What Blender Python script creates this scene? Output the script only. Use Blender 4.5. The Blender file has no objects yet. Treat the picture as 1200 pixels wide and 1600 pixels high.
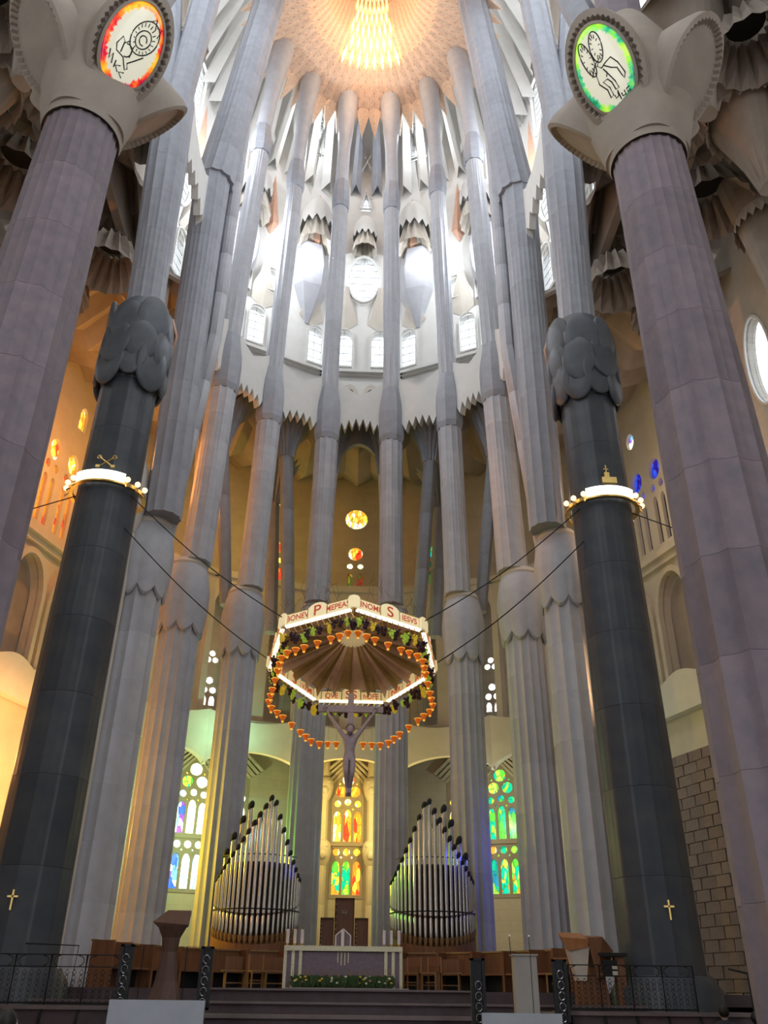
import bpy, bmesh, math, random
from mathutils import Vector, Matrix
from mathutils.geometry import delaunay_2d_cdt
from math import sin, cos, tan, pi, radians as R, atan2, hypot, sqrt
random.seed(7)
S = bpy.context.scene
COL = S.collection
# ------------------------------------------------------------------ camera, world, light, exposure
EYE = Vector((0, 0, 1.6))
cam = bpy.data.cameras.new('camera'); cam.sensor_fit = 'VERTICAL'; cam.sensor_height = 36; cam.sensor_width = 27
cam.lens = 29.7; cam.clip_end = 400
co = bpy.data.objects.new('camera', cam); COL.objects.link(co)
_up = Vector((28, -2320, 1320)).normalized()
_fw = (Vector((0, 0, 1)) - _up.z * _up).normalized()
_rt = _fw.cross(_up)
if _rt.x < 0: _rt = -_rt
_yaw = R(2.12)
_Y = cos(_yaw) * _fw - sin(_yaw) * _rt; _X = cos(_yaw) * _rt + sin(_yaw) * _fw
right = Vector((_X.x, _Y.x, _up.x)); down = Vector((_X.y, _Y.y, _up.y)); fwd = Vector((_X.z, _Y.z, _up.z))
M = Matrix((right, -down, -fwd)).transposed().to_4x4(); M.translation = EYE
co.matrix_world = M
S.camera = co
w = bpy.data.worlds.new('sky'); S.world = w; w.use_nodes = True
w.node_tree.nodes['Background'].inputs[0].default_value = (0.88, 0.94, 1.0, 1)
w.node_tree.nodes['Background'].inputs[1].default_value = 2.7
S.view_settings.view_transform = 'Standard'; S.view_settings.look = 'None'
S.view_settings.gamma = 1; S.view_settings.use_curve_mapping = False
S.view_settings.exposure = 0.0
try:
    S.cycles.use_denoising = True; S.cycles.max_bounces = 6; S.cycles.diffuse_bounces = 3
    S.cycles.glossy_bounces = 3; S.cycles.transparent_max_bounces = 8; S.cycles.sample_clamp_indirect = 4
    S.cycles.caustics_reflective = False; S.cycles.caustics_refractive = False
except Exception: pass

def lamp(name, kind, loc, energy, color, size=0.1, target=None, angle=60, sy=None):
    l = bpy.data.lights.new(name, kind); l.energy = energy; l.color = color
    if kind == 'AREA':
        l.shape = 'RECTANGLE'; l.size = size; l.size_y = sy or size
    elif kind == 'SPOT':
        l.spot_size = R(angle); l.spot_blend = 0.6; l.shadow_soft_size = size
    else: l.shadow_soft_size = size
    o = bpy.data.objects.new(name, l); COL.objects.link(o); o.location = loc
    if target is not None:
        o.rotation_euler = (Vector(target) - Vector(loc)).to_track_quat('-Z', 'Y').to_euler()
    return o
# daylight through the high clear windows of the apse and the aisles (outside the glass)
for sx, en in ((-1, 1.0), (1, .7)):
    lamp('window_daylight', 'AREA', (sx * 14, 36, 43), 5200 * en, (.93, .97, 1), 7, (0, 22, 22), sy=9)
for sx, en in ((-1, 1.0), (1, .75)):  # added fill points inside the glass, brightening upper walls and column rims
    for x, y, z, e in ((3.6, 35.8, 40, 330), (6.6, 32.6, 38, 900), (8.3, 28.6, 42, 800), (3.2, 35.0, 50, 350)):
        lamp('clerestory_fill', 'POINT', (sx * x, y, z), e * en, (.90, .95, 1), 0.02)
# added coloured lamps inside the apse, standing in for stained-window daylight
for loc, en, c, tg in (
    ((1.9, 40.9, 8.5), 330, (1, .74, .22), None), ((-1.9, 40.9, 9), 330, (1, .70, .16), None),
    ((-6.6, 38.9, 8), 420, (.62, 1, .42), None), ((-5.2, 38.5, 12), 160, (.4, 1, .6), None),
    ((6.3, 39.2, 9), 150, (.75, .8, .6), None), ((-10.6, 33.0, 8), 120, (1, .55, .15), None),
    ((-13.2, 26.5, 8), 600, (1, .42, .12), None), ((-11.4, 30.5, 22), 620, (1, .36, .06), None),
    ((-9.6, 35.2, 22), 260, (1, .42, .10), None), ((-4.3, 39, 23), 150, (1, .75, .08), None),
    ((11.6, 30.5, 21), 150, (1, .75, .5), None), ((9.8, 33.0, 9), 60, (.65, .75, .45), None),
    ((10.6, 27.0, 17), 160, (1, .62, .38), None)):
    lamp('stained_fill', 'POINT', loc, en, c, 0.02)

for loc, tg, en, c, an in (((-9.9, 32.9, 6.5), (-6.9, 31.3, 6.5), 1500, (1, .70, .03), 130), ((-6.9, 36.4, 6.5), (-4.7, 33.9, 6), 800, (.32, 1, .04), 120),
                           ((9.3, 32.7, 6.5), (6.9, 31.4, 6), 260, (.08, .10, 1), 120), ((-11.2, 33.5, 21), (-6.6, 31.6, 21), 3200, (1, .32, .08), 45),
                           ((3.8, 40.2, 8), (2.0, 35.6, 6), 500, (.3, .8, 1), 60), ((-3.6, 40.2, 8), (-1.9, 35.8, 7), 500, (1, .6, .1), 60),
                           ((-9.6, 30.2, 8), (-14.2, 32.4, 8), 3000, (1, .38, .10), 110), ((12.8, 29.5, 12), (8.4, 26.3, 11), 1100, (1, .58, .28), 45), ((-10.6, 29.4, 7), (-8.4, 27.2, 7), 380, (1, .78, .10), 120)):
    lamp('stained_fill_spot', 'SPOT', loc, en, c, 0.0, tg, an)  # added spots near columns and walls for strips of coloured light
# ------------------------------------------------------------------ materials
def mk(name, col, rough=.7, metal=0, var=.12, scale=3, bump=.15, emis=None, estr=0, col2=None, spec=.3, stretch=None, rnd=.0, joints=None):
    m = bpy.data.materials.new(name); m.use_nodes = True; nt = m.node_tree; N = nt.nodes; L = nt.links
    b = N['Principled BSDF']; b.inputs['Roughness'].default_value = rough; b.inputs['Metallic'].default_value = metal
    b.inputs['Specular IOR Level'].default_value = spec
    tc = N.new('ShaderNodeTexCoord'); mp = N.new('ShaderNodeMapping'); L.new(tc.outputs['Object'], mp.inputs[0])
    if stretch: mp.inputs['Scale'].default_value = stretch
    no = N.new('ShaderNodeTexNoise'); no.inputs['Scale'].default_value = scale; no.inputs['Detail'].default_value = 6
    no.inputs['Roughness'].default_value = .6
    L.new(mp.outputs[0], no.inputs['Vector'])
    cr = N.new('ShaderNodeMapRange'); cr.inputs[1].default_value = .3; cr.inputs[2].default_value = .7
    L.new(no.outputs[0], cr.inputs[0])
    mx = N.new('ShaderNodeMix'); mx.data_type = 'RGBA'
    c2 = col2 or tuple(c * (1 - var) for c in col); c1 = col if col2 else tuple(min(1, c * (1 + var)) for c in col)
    mx.inputs[6].default_value = (*c1, 1); mx.inputs[7].default_value = (*c2, 1)
    L.new(cr.outputs[0], mx.inputs[0]); out = mx.outputs[2]
    if rnd:
        oi = N.new('ShaderNodeObjectInfo'); mr = N.new('ShaderNodeMapRange')
        mr.inputs[3].default_value = 1 - rnd; mr.inputs[4].default_value = 1 + rnd
        L.new(oi.outputs['Random'], mr.inputs[0])
        hs = N.new('ShaderNodeHueSaturation'); L.new(mr.outputs[0], hs.inputs['Value']); L.new(out, hs.inputs['Color']); out = hs.outputs[0]
    hgt = no.outputs[0]
    if joints:
        br = N.new('ShaderNodeTexBrick'); br.inputs['Scale'].default_value = 1
        br.inputs['Brick Width'].default_value = joints[0]; br.inputs['Row Height'].default_value = joints[1]
        br.inputs['Mortar Size'].default_value = .012; br.inputs['Mortar Smooth'].default_value = .3
        sp = N.new('ShaderNodeSeparateXYZ'); cb = N.new('ShaderNodeCombineXYZ'); L.new(tc.outputs['Object'], sp.inputs[0])
        L.new(sp.outputs[0], cb.inputs[0]); L.new(sp.outputs[2], cb.inputs[1]); L.new(cb.outputs[0], br.inputs['Vector'])
        br.inputs['Color1'].default_value = (1, 1, 1, 1); br.inputs['Color2'].default_value = (.96, .96, .96, 1); br.inputs['Mortar'].default_value = (.84, .83, .82, 1)
        mm = N.new('ShaderNodeMix'); mm.data_type = 'RGBA'; mm.blend_type = 'MULTIPLY'; mm.inputs[0].default_value = 1
        L.new(out, mm.inputs[6]); L.new(br.outputs[0], mm.inputs[7]); out = mm.outputs[2]
    L.new(out, b.inputs['Base Color'])
    if bump:
        bp = N.new('ShaderNodeBump'); bp.inputs['Strength'].default_value = bump; bp.inputs['Distance'].default_value = .03
        L.new(hgt, bp.inputs['Height']); L.new(bp.outputs[0], b.inputs['Normal'])
    if emis:
        b.inputs['Emission Color'].default_value = (*emis, 1); b.inputs['Emission Strength'].default_value = estr
    return m
def glass(name, cols, strength=1.3, scale=5, st=(1, 1, .45)):
    """backlit leaded stained glass: cells of colour"""
    m = bpy.data.materials.new(name); m.use_nodes = True; nt = m.node_tree; N = nt.nodes; L = nt.links
    b = N['Principled BSDF']; b.inputs['Roughness'].default_value = .25
    tc = N.new('ShaderNodeTexCoord'); mp = N.new('ShaderNodeMapping'); mp.inputs['Scale'].default_value = st
    L.new(tc.outputs['Object'], mp.inputs[0])
    no = N.new('ShaderNodeTexNoise'); no.inputs['Scale'].default_value = .9; no.inputs['Detail'].default_value = 2
    L.new(mp.outputs[0], no.inputs['Vector'])
    v = N.new('ShaderNodeTexVoronoi'); v.inputs['Scale'].default_value = scale; L.new(mp.outputs[0], v.inputs['Vector'])
    sp = N.new('ShaderNodeSeparateColor'); L.new(v.outputs['Color'], sp.inputs[0])
    a = N.new('ShaderNodeMath'); a.operation = 'MULTIPLY_ADD'; a.inputs[1].default_value = 2.2; a.inputs[2].default_value = -.85; L.new(no.outputs[0], a.inputs[0])
    s = N.new('ShaderNodeMath'); s.operation = 'MULTIPLY_ADD'; s.inputs[1].default_value = .6; L.new(sp.outputs[0], s.inputs[0]); L.new(a.outputs[0], s.inputs[2])
    cr = N.new('ShaderNodeValToRGB'); cr.color_ramp.interpolation = 'CONSTANT'
    e = cr.color_ramp.elements
    e[0].color = (*cols[0], 1); e[1].position = 1 / len(cols); e[1].color = (*cols[1], 1)
    for i in range(2, len(cols)):
        k = e.new(i / len(cols)); k.color = (*cols[i], 1)
    L.new(s.outputs[0], cr.inputs[0])
    ve = N.new('ShaderNodeTexVoronoi'); ve.feature = 'DISTANCE_TO_EDGE'; ve.inputs['Scale'].default_value = scale; L.new(mp.outputs[0], ve.inputs['Vector'])
    st_ = N.new('ShaderNodeMapRange'); st_.inputs[1].default_value = .02; st_.inputs[2].default_value = .07; st_.inputs[3].default_value = .25; st_.inputs[4].default_value = 1
    L.new(ve.outputs[0], st_.inputs[0])
    ml = N.new('ShaderNodeMath'); ml.operation = 'MULTIPLY'; ml.inputs[1].default_value = strength; L.new(st_.outputs[0], ml.inputs[0])
    L.new(cr.outputs[0], b.inputs['Base Color']); L.new(cr.outputs[0], b.inputs['Emission Color']); L.new(ml.outputs[0], b.inputs['Emission Strength'])
    return m
def clear_glass():
    m = bpy.data.materials.new('clear_glass'); m.use_nodes = True; nt = m.node_tree; N = nt.nodes; L = nt.links
    N.remove(N['Principled BSDF'])
    t = N.new('ShaderNodeBsdfTransparent'); t.inputs[0].default_value = (.96, .98, 1, 1)
    g = N.new('ShaderNodeBsdfGlossy'); g.inputs['Roughness'].default_value = .1
    mx = N.new('ShaderNodeMixShader'); mx.inputs[0].default_value = .04
    L.new(t.outputs[0], mx.inputs[1]); L.new(g.outputs[0], mx.inputs[2]); L.new(mx.outputs[0], N['Material Output'].inputs[0])
    return m
STONE = mk('grey_granite', (.45, .455, .49), .5, var=.08, scale=2.2, bump=.1, rnd=.07, spec=.4)
STONE_D = mk('darker_granite', (.33, .34, .38), .5, var=.1, scale=2.2, bump=.1, rnd=.07)
PINK = mk('porphyry', (.27, .215, .235), .6, var=.14, scale=2.5, bump=.12, rnd=.12, col2=(.19, .165, .195))
BASALT = mk('basalt', (.045, .053, .068), .38, var=.2, scale=1.5, bump=.1, rnd=.12, col2=(.075, .08, .085))
BASALT_L = mk('basalt_capital', (.095, .105, .12), .45, var=.15, scale=3, bump=.12, rnd=.18)
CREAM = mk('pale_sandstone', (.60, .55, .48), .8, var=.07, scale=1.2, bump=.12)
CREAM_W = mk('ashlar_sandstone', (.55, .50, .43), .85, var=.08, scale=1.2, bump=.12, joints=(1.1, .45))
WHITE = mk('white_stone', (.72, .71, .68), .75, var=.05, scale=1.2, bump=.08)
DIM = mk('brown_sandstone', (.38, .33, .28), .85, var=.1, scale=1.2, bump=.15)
SALMON = mk('terracotta', (.66, .40, .29), .8, var=.08, scale=4)
MASON = mk('mauve_masonry', (.22, .17, .175), .85, var=.12, scale=6, bump=.3, rnd=.12)
FLOOR = mk('porphyry_floor', (.10, .072, .08), .5, var=.15, scale=4)
FLOOR_L = mk('step_nosing', (.18, .14, .14), .6, var=.1)
WOOD = mk('reddish_wood', (.22, .10, .05), .45, var=.2, scale=2, stretch=(6, 6, .6), rnd=.08)
WOOD_D = mk('dark_wood', (.09, .045, .03), .45, var=.2, scale=2, stretch=(6, 6, .6))
WOOD_M = mk('walnut', (.20, .11, .075), .45, var=.15, scale=2, stretch=(6, 6, .6))
WOOD_L = mk('light_wood', (.32, .19, .085), .5, var=.15, scale=2, stretch=(6, 6, .6))
IRON = mk('wrought_iron', (.03, .032, .035), .45, metal=.6, var=.2, scale=20)
TIN = mk('organ_metal', (.62, .61, .62), .22, metal=1, var=.03, scale=1, bump=0)
CAPM = mk('pipe_cap', (.02, .02, .022), .6)
GOLD = mk('brass', (.75, .52, .18), .3, metal=1, var=.1)
BRONZE = mk('dark_bronze', (.42, .34, .36), .55, metal=.15, var=.12, scale=8)
MARBLE = mk('blue_grey_marble', (.42, .45, .50), .35, var=.1, scale=1.5)
SLAB = mk('warm_grey_slab', (.36, .33, .30), .6, var=.05)
CANDLE = mk('wax', (.74, .68, .72), .5, var=.03)
INLAY = mk('cream_inlay', (.78, .73, .52), .5, var=.25, scale=30)
ALTAR = mk('altar_porphyry', (.22, .17, .20), .5, var=.15, scale=12)
FABRIC_B = mk('canopy_fabric_gold', (.32, .22, .10), .85, var=.12, scale=6)
FABRIC = mk('canopy_fabric', (.48, .34, .26), .85, var=.12, scale=6)
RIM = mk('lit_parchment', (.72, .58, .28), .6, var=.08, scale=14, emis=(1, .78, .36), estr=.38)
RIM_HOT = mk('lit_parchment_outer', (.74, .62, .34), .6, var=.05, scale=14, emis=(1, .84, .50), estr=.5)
BULB = mk('lamp_strip', (1, 1, 1), .5, emis=(1, .95, .78), estr=1.8)
BULBW = mk('ring_light', (1, 1, 1), .5, emis=(1, .98, .92), estr=3)
KNOB = mk('glowing_knob', (1, .7, .4), .3, emis=(1, .62, .34), estr=2.2)
RED = mk('red_ink', (.62, .10, .05), .6, emis=(.7, .12, .05), estr=.25)
LAMPO = mk('orange_glass', (.90, .20, .02), .25, emis=(1, .20, .01), estr=.22, var=.1)
LAMPH = mk('bright_flame_glass', (1, .5, .1), .3, emis=(1, .46, .06), estr=.9)
BRONZE_D = mk('bronze_dark_hair', (.16, .12, .13), .6)  # hair is a darker bronze than the head
GRAPE_D = mk('dark_grape', (.07, .03, .045), .35, var=.3)
GRAPE_G = mk('green_grape', (.42, .60, .08), .4, emis=(.4, .6, .05), estr=.25)
GRAPE_Y = mk('yellow_grape', (.75, .58, .05), .4, emis=(.7, .5, .03), estr=.25)
VINE = mk('vine_stem', (.16, .10, .06), .8)
LEAFG = mk('planting_green', (.05, .09, .03), .7, var=.3, scale=30)
FLOWY = mk('yellow_petal', (.75, .55, .08), .6); FLOWW = mk('cream_petal', (.75, .74, .5), .6); FLOWP = mk('pink_petal', (.6, .25, .25), .6)
VAULT = mk('gilded_tile', (.74, .54, .40), .55, var=.16, scale=9, bump=.3)
VLIGHT = mk('vault_skylight', (1, .8, .4), .5, emis=(1, .70, .22), estr=3.4)
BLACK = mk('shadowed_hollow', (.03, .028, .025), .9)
CLEAR = clear_glass()
LEAD = mk('window_lead', (.30, .28, .27), .6)
SKIN = mk('skin', (.55, .36, .28), .5, var=.06); HAIR = mk('black_hair', (.015, .012, .01), .5); CLOTH_P = mk('dusty_pink_cloth', (.30, .14, .15), .8); CLOTH_D = mk('dark_cloth', (.04, .04, .05), .8)
BOARD = mk('pale_board', (.62, .56, .48), .7)
Y_, O_, Rd, G_, T_, B_, P_, W_ = (1, .78, .08), (1, .34, .03), (.85, .06, .02), (.12, .75, .06), (.0, .62, .38), (.05, .14, .9), (.32, .08, .75), (1, .95, .75)
GL = dict(
    warm=glass('glass_amber', (O_, Y_, W_, Y_, O_, Rd), 1.25), red=glass('glass_red', (Rd, O_, Y_, O_, Rd), 1.1),
    yel=glass('glass_yellow', (Y_, W_, Y_, O_), 1.5), green=glass('glass_green', (G_, T_, (.45, .8, .06), T_, G_), 1.0),
    teal=glass('glass_teal', (T_, (.02, .35, .6), T_, G_, (.4, .8, .1)), .85), gmix=glass('glass_green_yellow', (G_, Y_, T_, (.5, .85, .1), G_, O_), 1.2),
    blue=glass('glass_blue', (B_, (.2, .5, 1), W_, P_, B_), 1.5), hot=glass('glass_sunlit', (W_, (.8, 1, .55), W_, (.7, 1, .6)), 3.2, 3),
    hotb=glass('glass_sunlit_blue', ((.75, .9, 1), W_, (.4, .6, 1), (.8, .9, 1)), 2.6, 4), dim=glass('glass_dim_amber', ((.25, .08, .02), (.5, .28, .03), (.1, .14, .02), (.3, .05, .02)), .7),
    dimg=glass('glass_dim_green', ((.02, .1, .06), (.1, .2, .04), (.02, .08, .1)), .6), dblue=glass('glass_deep_blue', ((.01, .02, .45), (.03, .08, .8), (.02, .01, .3)), .9),
    dk=glass('glass_unlit', ((.02, .03, .06), (.05, .05, .07), (.02, .02, .03)), .5), redd=glass('glass_deep_red', (Rd, (.5, .02, .01), O_, (.6, .3, .02)), .9),
    white=glass('glass_frosted', (W_, (1, 1, 1), (.95, .98, 1)), 2.2, 2))

# ------------------------------------------------------------------ mesh helpers
class MB:
    def __init__(s): s.v = []; s.f = []
    def add(s, vs, fs):
        n = len(s.v); s.v += [tuple(v) for v in vs]; s.f += [tuple(i + n for i in f) for f in fs]; return s
    def box(s, x0, x1, y0, y1, z0, z1, taper=0):
        t = taper
        s.add([(x0, y0, z0), (x1, y0, z0), (x1, y1, z0), (x0, y1, z0), (x0 + t, y0 + t, z1), (x1 - t, y0 + t, z1), (x1 - t, y1 - t, z1), (x0 + t, y1 - t, z1)],
              [(0, 3, 2, 1), (4, 5, 6, 7), (0, 1, 5, 4), (1, 2, 6, 5), (2, 3, 7, 6), (3, 0, 4, 7)]); return s
    def rings(s, rings, close=True, cap=True):
        n = len(rings[0]); vs = [p for r in rings for p in r]; fs = []
        for k in range(len(rings) - 1):
            for i in range(n if close else n - 1):
                j = (i + 1) % n; fs.append((k * n + i, k * n + j, (k + 1) * n + j, (k + 1) * n + i))
        if cap: fs.append(tuple(range(n))[::-1]); fs.append(tuple((len(rings) - 1) * n + i for i in range(n)))
        s.add(vs, fs); return s
    def lathe(s, prof, n=24, c=(0, 0), cap=True, a0=0, a1=2 * pi):
        full = abs(a1 - a0 - 2 * pi) < 1e-6; m = n if full else n + 1
        s.rings([[(c[0] + r * cos(a0 + (a1 - a0) * i / n), c[1] + r * sin(a0 + (a1 - a0) * i / n), z) for i in range(m)] for r, z in prof], full, cap and full); return s
    def tube(s, pts, r, n=8, cap=True):
        pts = [Vector(p) for p in pts]; rr = []
        for i, p in enumerate(pts):
            d = (pts[min(i + 1, len(pts) - 1)] - pts[max(i - 1, 0)]).normalized()
            u = d.cross(Vector((0, 0, 1))); u = u.normalized() if u.length > 1e-4 else Vector((1, 0, 0)); v = d.cross(u)
            q = r[i] if isinstance(r, (list, tuple)) else r
            rr.append([p + u * q * cos(2 * pi * k / n) + v * q * sin(2 * pi * k / n) for k in range(n)])
        s.rings(rr, True, cap); return s
    def ball(s, c, r, n=10, m=6, sc=(1, 1, 1), rot=None):
        vs = []; fs = []
        for j in range(m + 1):
            th = pi * j / m
            for i in range(n):
                p = Vector((r * sc[0] * sin(th) * cos(2 * pi * i / n), r * sc[1] * sin(th) * sin(2 * pi * i / n), r * sc[2] * cos(th)))
                if rot: p = rot @ p
                vs.append(p + Vector(c))
        for j in range(m):
            for i in range(n): fs.append((j * n + i, (j + 1) * n + i, (j + 1) * n + (i + 1) % n, j * n + (i + 1) % n))
        s.add(vs, fs); return s
    def prism(s, pts, y0, y1):
        """outline in x,z pushed along y"""
        n = len(pts); s.add([(x, y0, z) for x, z in pts] + [(x, y1, z) for x, z in pts], [tuple(range(n)), tuple(range(n, 2 * n))[::-1]] + [(i, (i + 1) % n + 0, (i + 1) % n + n, i + n) for i in range(n)]); return s
    def mesh(s, name, smooth=False):
        me = bpy.data.meshes.new(name); me.from_pydata(s.v, [], s.f)
        bm = bmesh.new(); bm.from_mesh(me); bmesh.ops.recalc_face_normals(bm, faces=bm.faces[:])
        if smooth:
            for f in bm.faces: f.smooth = True
            for e in bm.edges:
                if len(e.link_faces) == 2 and e.calc_face_angle(0) > R(smooth if smooth > 1 else 40): e.smooth = False
        bm.to_mesh(me); bm.free(); return me
def link(name, me, mat, parent=None, loc=None, rot=None):
    o = bpy.data.objects.new(name, me); COL.objects.link(o)
    if mat is not None and (not me.materials): me.materials.append(mat)
    if parent is not None: o.parent = parent
    if loc: o.location = loc
    if rot: o.rotation_euler = rot
    return o
def part(name, mb, mat, parent=None, smooth=False, loc=None, rot=None, label=None):
    o = link(name, mb.mesh(name, smooth), mat, parent, loc, rot)
    if label: o['label'] = label
    return o
def thing(name, label, cat, loc=(0, 0, 0), rz=0, group=None, rot=None):
    o = bpy.data.objects.new(name, None); COL.objects.link(o); o.location = loc; o.rotation_euler = rot or (0, 0, rz)
    o.empty_display_size = .1
    o['label'] = label; o['category'] = cat
    if group: o['group'] = group
    return o
def tag(o, label, cat, group=None):
    o['label'] = label; o['category'] = cat
    if group: o['group'] = group
    return o
def struct(o): o['kind'] = 'structure'; return o
def dup(root, loc=None, label=None, rot=None):
    r = root.copy(); COL.objects.link(r)
    if loc: r.location = loc
    if rot: r.rotation_euler = rot
    if label: r['label'] = label
    for ch in root.children:
        c = ch.copy(); COL.objects.link(c); c.parent = r
        for g in ch.children:
            d = g.copy(); COL.objects.link(d); d.parent = c
    return r
def circ(cx, cy, r, n=20, ry=None): return [(cx + r * cos(2 * pi * i / n), cy + (ry or r) * sin(2 * pi * i / n)) for i in range(n)]
def lancet(cx, z0, wd, h, n=6, k=1.0):
    """pointed arch outline, bottom z0, width wd, total height h"""
    hw = wd / 2; ah = wd * .85 * k; zs = z0 + h - ah; pts = [(cx - hw, z0), (cx + hw, z0)]
    for i in range(n + 1):
        t = i / n; pts.append((cx + hw * (1 - t ** 1.7), zs + ah * sin(t * pi / 2)))
    for i in range(n - 1, -1, -1):
        t = i / n; pts.append((cx - hw * (1 - t ** 1.7), zs + ah * sin(t * pi / 2)))
    return pts
def rarch(cx, z0, wd, h, n=8):
    hw = wd / 2; pts = [(cx - hw, z0), (cx + hw, z0)]
    for i in range(n + 1): a = pi * i / n; pts.append((cx + hw * cos(a), z0 + h - hw + hw * sin(a)))
    return pts
def panel_mesh(outer, holes, t, name='panel'):
    """flat slab standing in x,z (thickness t along y, front face at y=-t/2), with real holes"""
    loops = [outer] + list(holes); pv = []; ed = []
    for lp in loops:
        n0 = len(pv); pv += [Vector((p[0], p[1])) for p in lp]; ed += [(n0 + i, n0 + (i + 1) % len(lp)) for i in range(len(lp))]
    vv, ee, ff = delaunay_2d_cdt(pv, ed, [], 0, 1e-5)[:3]
    def inside(x, z):
        c = False
        for lp in loops:
            for i in range(len(lp)):
                x0, z0 = lp[i]; x1, z1 = lp[i - 1]
                if (z0 > z) != (z1 > z) and x < (x1 - x0) * (z - z0) / (z1 - z0) + x0: c = not c
        return c
    tr = [f_ for f_ in ff if inside(sum(vv[i][0] for i in f_) / 3, sum(vv[i][1] for i in f_) / 3)]
    n = len(vv); cnt = {}
    for f_ in tr:
        for i in range(3):
            k = (f_[i], f_[(i + 1) % 3]); cnt[frozenset(k)] = None if frozenset(k) in cnt else k
    fs = [tuple(f_) for f_ in tr] + [tuple(i + n for i in f_[::-1]) for f_ in tr] + [(k[1], k[0], k[0] + n, k[1] + n) for k in cnt.values() if k]
    me = bpy.data.meshes.new(name); me.from_pydata([(p[0], -t / 2, p[1]) for p in vv] + [(p[0], t / 2, p[1]) for p in vv], [], fs)
    return me
def panel(name, outer, holes, t, mat, parent=None, loc=None, rz=0, y=0):
    me = panel_mesh(outer, holes, t, name)
    if y: me.transform(Matrix.Translation((0, y, 0)))
    return link(name, me, mat, parent, loc, (0, 0, rz))
def poly_part(name, pts, y0, y1, mat, parent): return part(name, MB().prism(pts, y0, y1), mat, parent)
AX, AY = 0.0, 28.0     # centre of the apse
def facet(a, r):       # a in degrees from +Y, clockwise seen from above: position and rotation so that local -Y looks at the centre
    return (AX + r * sin(R(a)), AY + r * cos(R(a)), 0), -R(a)

# ------------------------------------------------------------------ ground and steps
f = struct(part('floor', MB().box(-40, 40, -25, 60, -.3, 0), FLOOR))
f = struct(part('trim_1', MB().box(-7.0, 7.0, 19.6, 60, 0, 1.15), FLOOR)); f['label'] = 'lower presbytery step slab'
nos = part('nosing', MB().box(-7.0, 7.0, 19.5, 19.72, 1.13, 1.2), FLOOR_L, f)
f = struct(part('trim_2', MB().box(-7.6, 7.6, 21.3, 60, 1.15, 1.38), FLOOR)); part('nosing', MB().box(-7.6, 7.6, 21.22, 21.42, 1.36, 1.405), FLOOR_L, f)
f = struct(part('trim_3', MB().box(-15, 15, 23.3, 60, 1.38, 1.64), FLOOR)); part('nosing', MB().box(-3.4, 3.4, 23.2, 23.4, 1.62, 1.665), FLOOR_L, f)
for sx, n in ((-1, 4), (1, 5)):
    x0, x1 = sorted((sx * 4.1, sx * 9.6))
    f = struct(part('trim_%d' % n, MB().box(x0, x1, 18.8, 23.4, 0, 1.28), FLOOR))
    part('coping', MB().box(x0, x1, 18.74, 18.95, 1.26, 1.33), FLOOR_L, f)

# ------------------------------------------------------------------ columns
def fl_r(th, n, d, ph):
    def b(t): return 1 - d * abs(sin(n * t / 2))
    return min(b(th - ph), b(th + ph))
def fluted(parent, name, path, n, d, mat, drum=1.9, seg=96, tw=.012, joint=.006, z_ref=0, sub=2, first=0):
    """a shaft of separate drums; path = [(x, y, z, r)], straight pieces between"""
    def at(z):
        for a, b in zip(path, path[1:]):
            if z <= b[2] + 1e-6:
                t = (z - a[2]) / (b[2] - a[2]); return [a[k] + (b[k] - a[k]) * t for k in (0, 1, 3)]
        return [path[-1][k] for k in (0, 1, 3)]
    z0, z1 = path[0][2], path[-1][2]; cnt = max(1, round((z1 - z0) / drum)); h = (z1 - z0) / cnt
    for i in range(cnt):
        a, b = z0 + i * h, z0 + (i + 1) * h; x0, y0, _ = at(a)
        mb = MB(); rings = []
        zs = [a] + [a + joint + (b - a - 2 * joint) * k / sub for k in range(sub + 1)] + [b]
        for q, z in enumerate(zs):
            x, y, r = at(z); ph = tw * max(0, z - z_ref)
            k = .991 if q in (0, len(zs) - 1) else 1
            rings.append([(x - x0 + k * r * fl_r(2 * pi * s / seg, n, d, ph) * cos(2 * pi * s / seg), y - y0 + k * r * fl_r(2 * pi * s / seg, n, d, ph) * sin(2 * pi * s / seg), z - a) for s in range(seg)])
        mb.rings(rings, True, True)
        part(name, mb, mat, parent, smooth=28, loc=(x0, y0, a))
def capital(parent, cx, cy, z0, z1, r, mat, n=8):
    mb = MB(); rr = []; seg = 64
    for t, k in ((0, 1.0), (.03, 1.1), (.3, 1.2), (.62, 1.25), (.9, 1.12), (1, .98)):
        ring = []
        for s in range(seg):
            th = 2 * pi * s / seg; sc = abs(sin(n * th / 2)); z = z0 + (z1 - z0) * t - (1 - t) * .35 * sc
            lobe = 1 + .05 * sc * (1 if t < .8 else .3)
            ring.append((r * k * lobe * cos(th), r * k * lobe * sin(th), z - z0))
        rr.append(ring)
    mb.rings(rr, True, True); part('capital', mb, mat, parent, smooth=30, loc=(cx, cy, z0))
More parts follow.
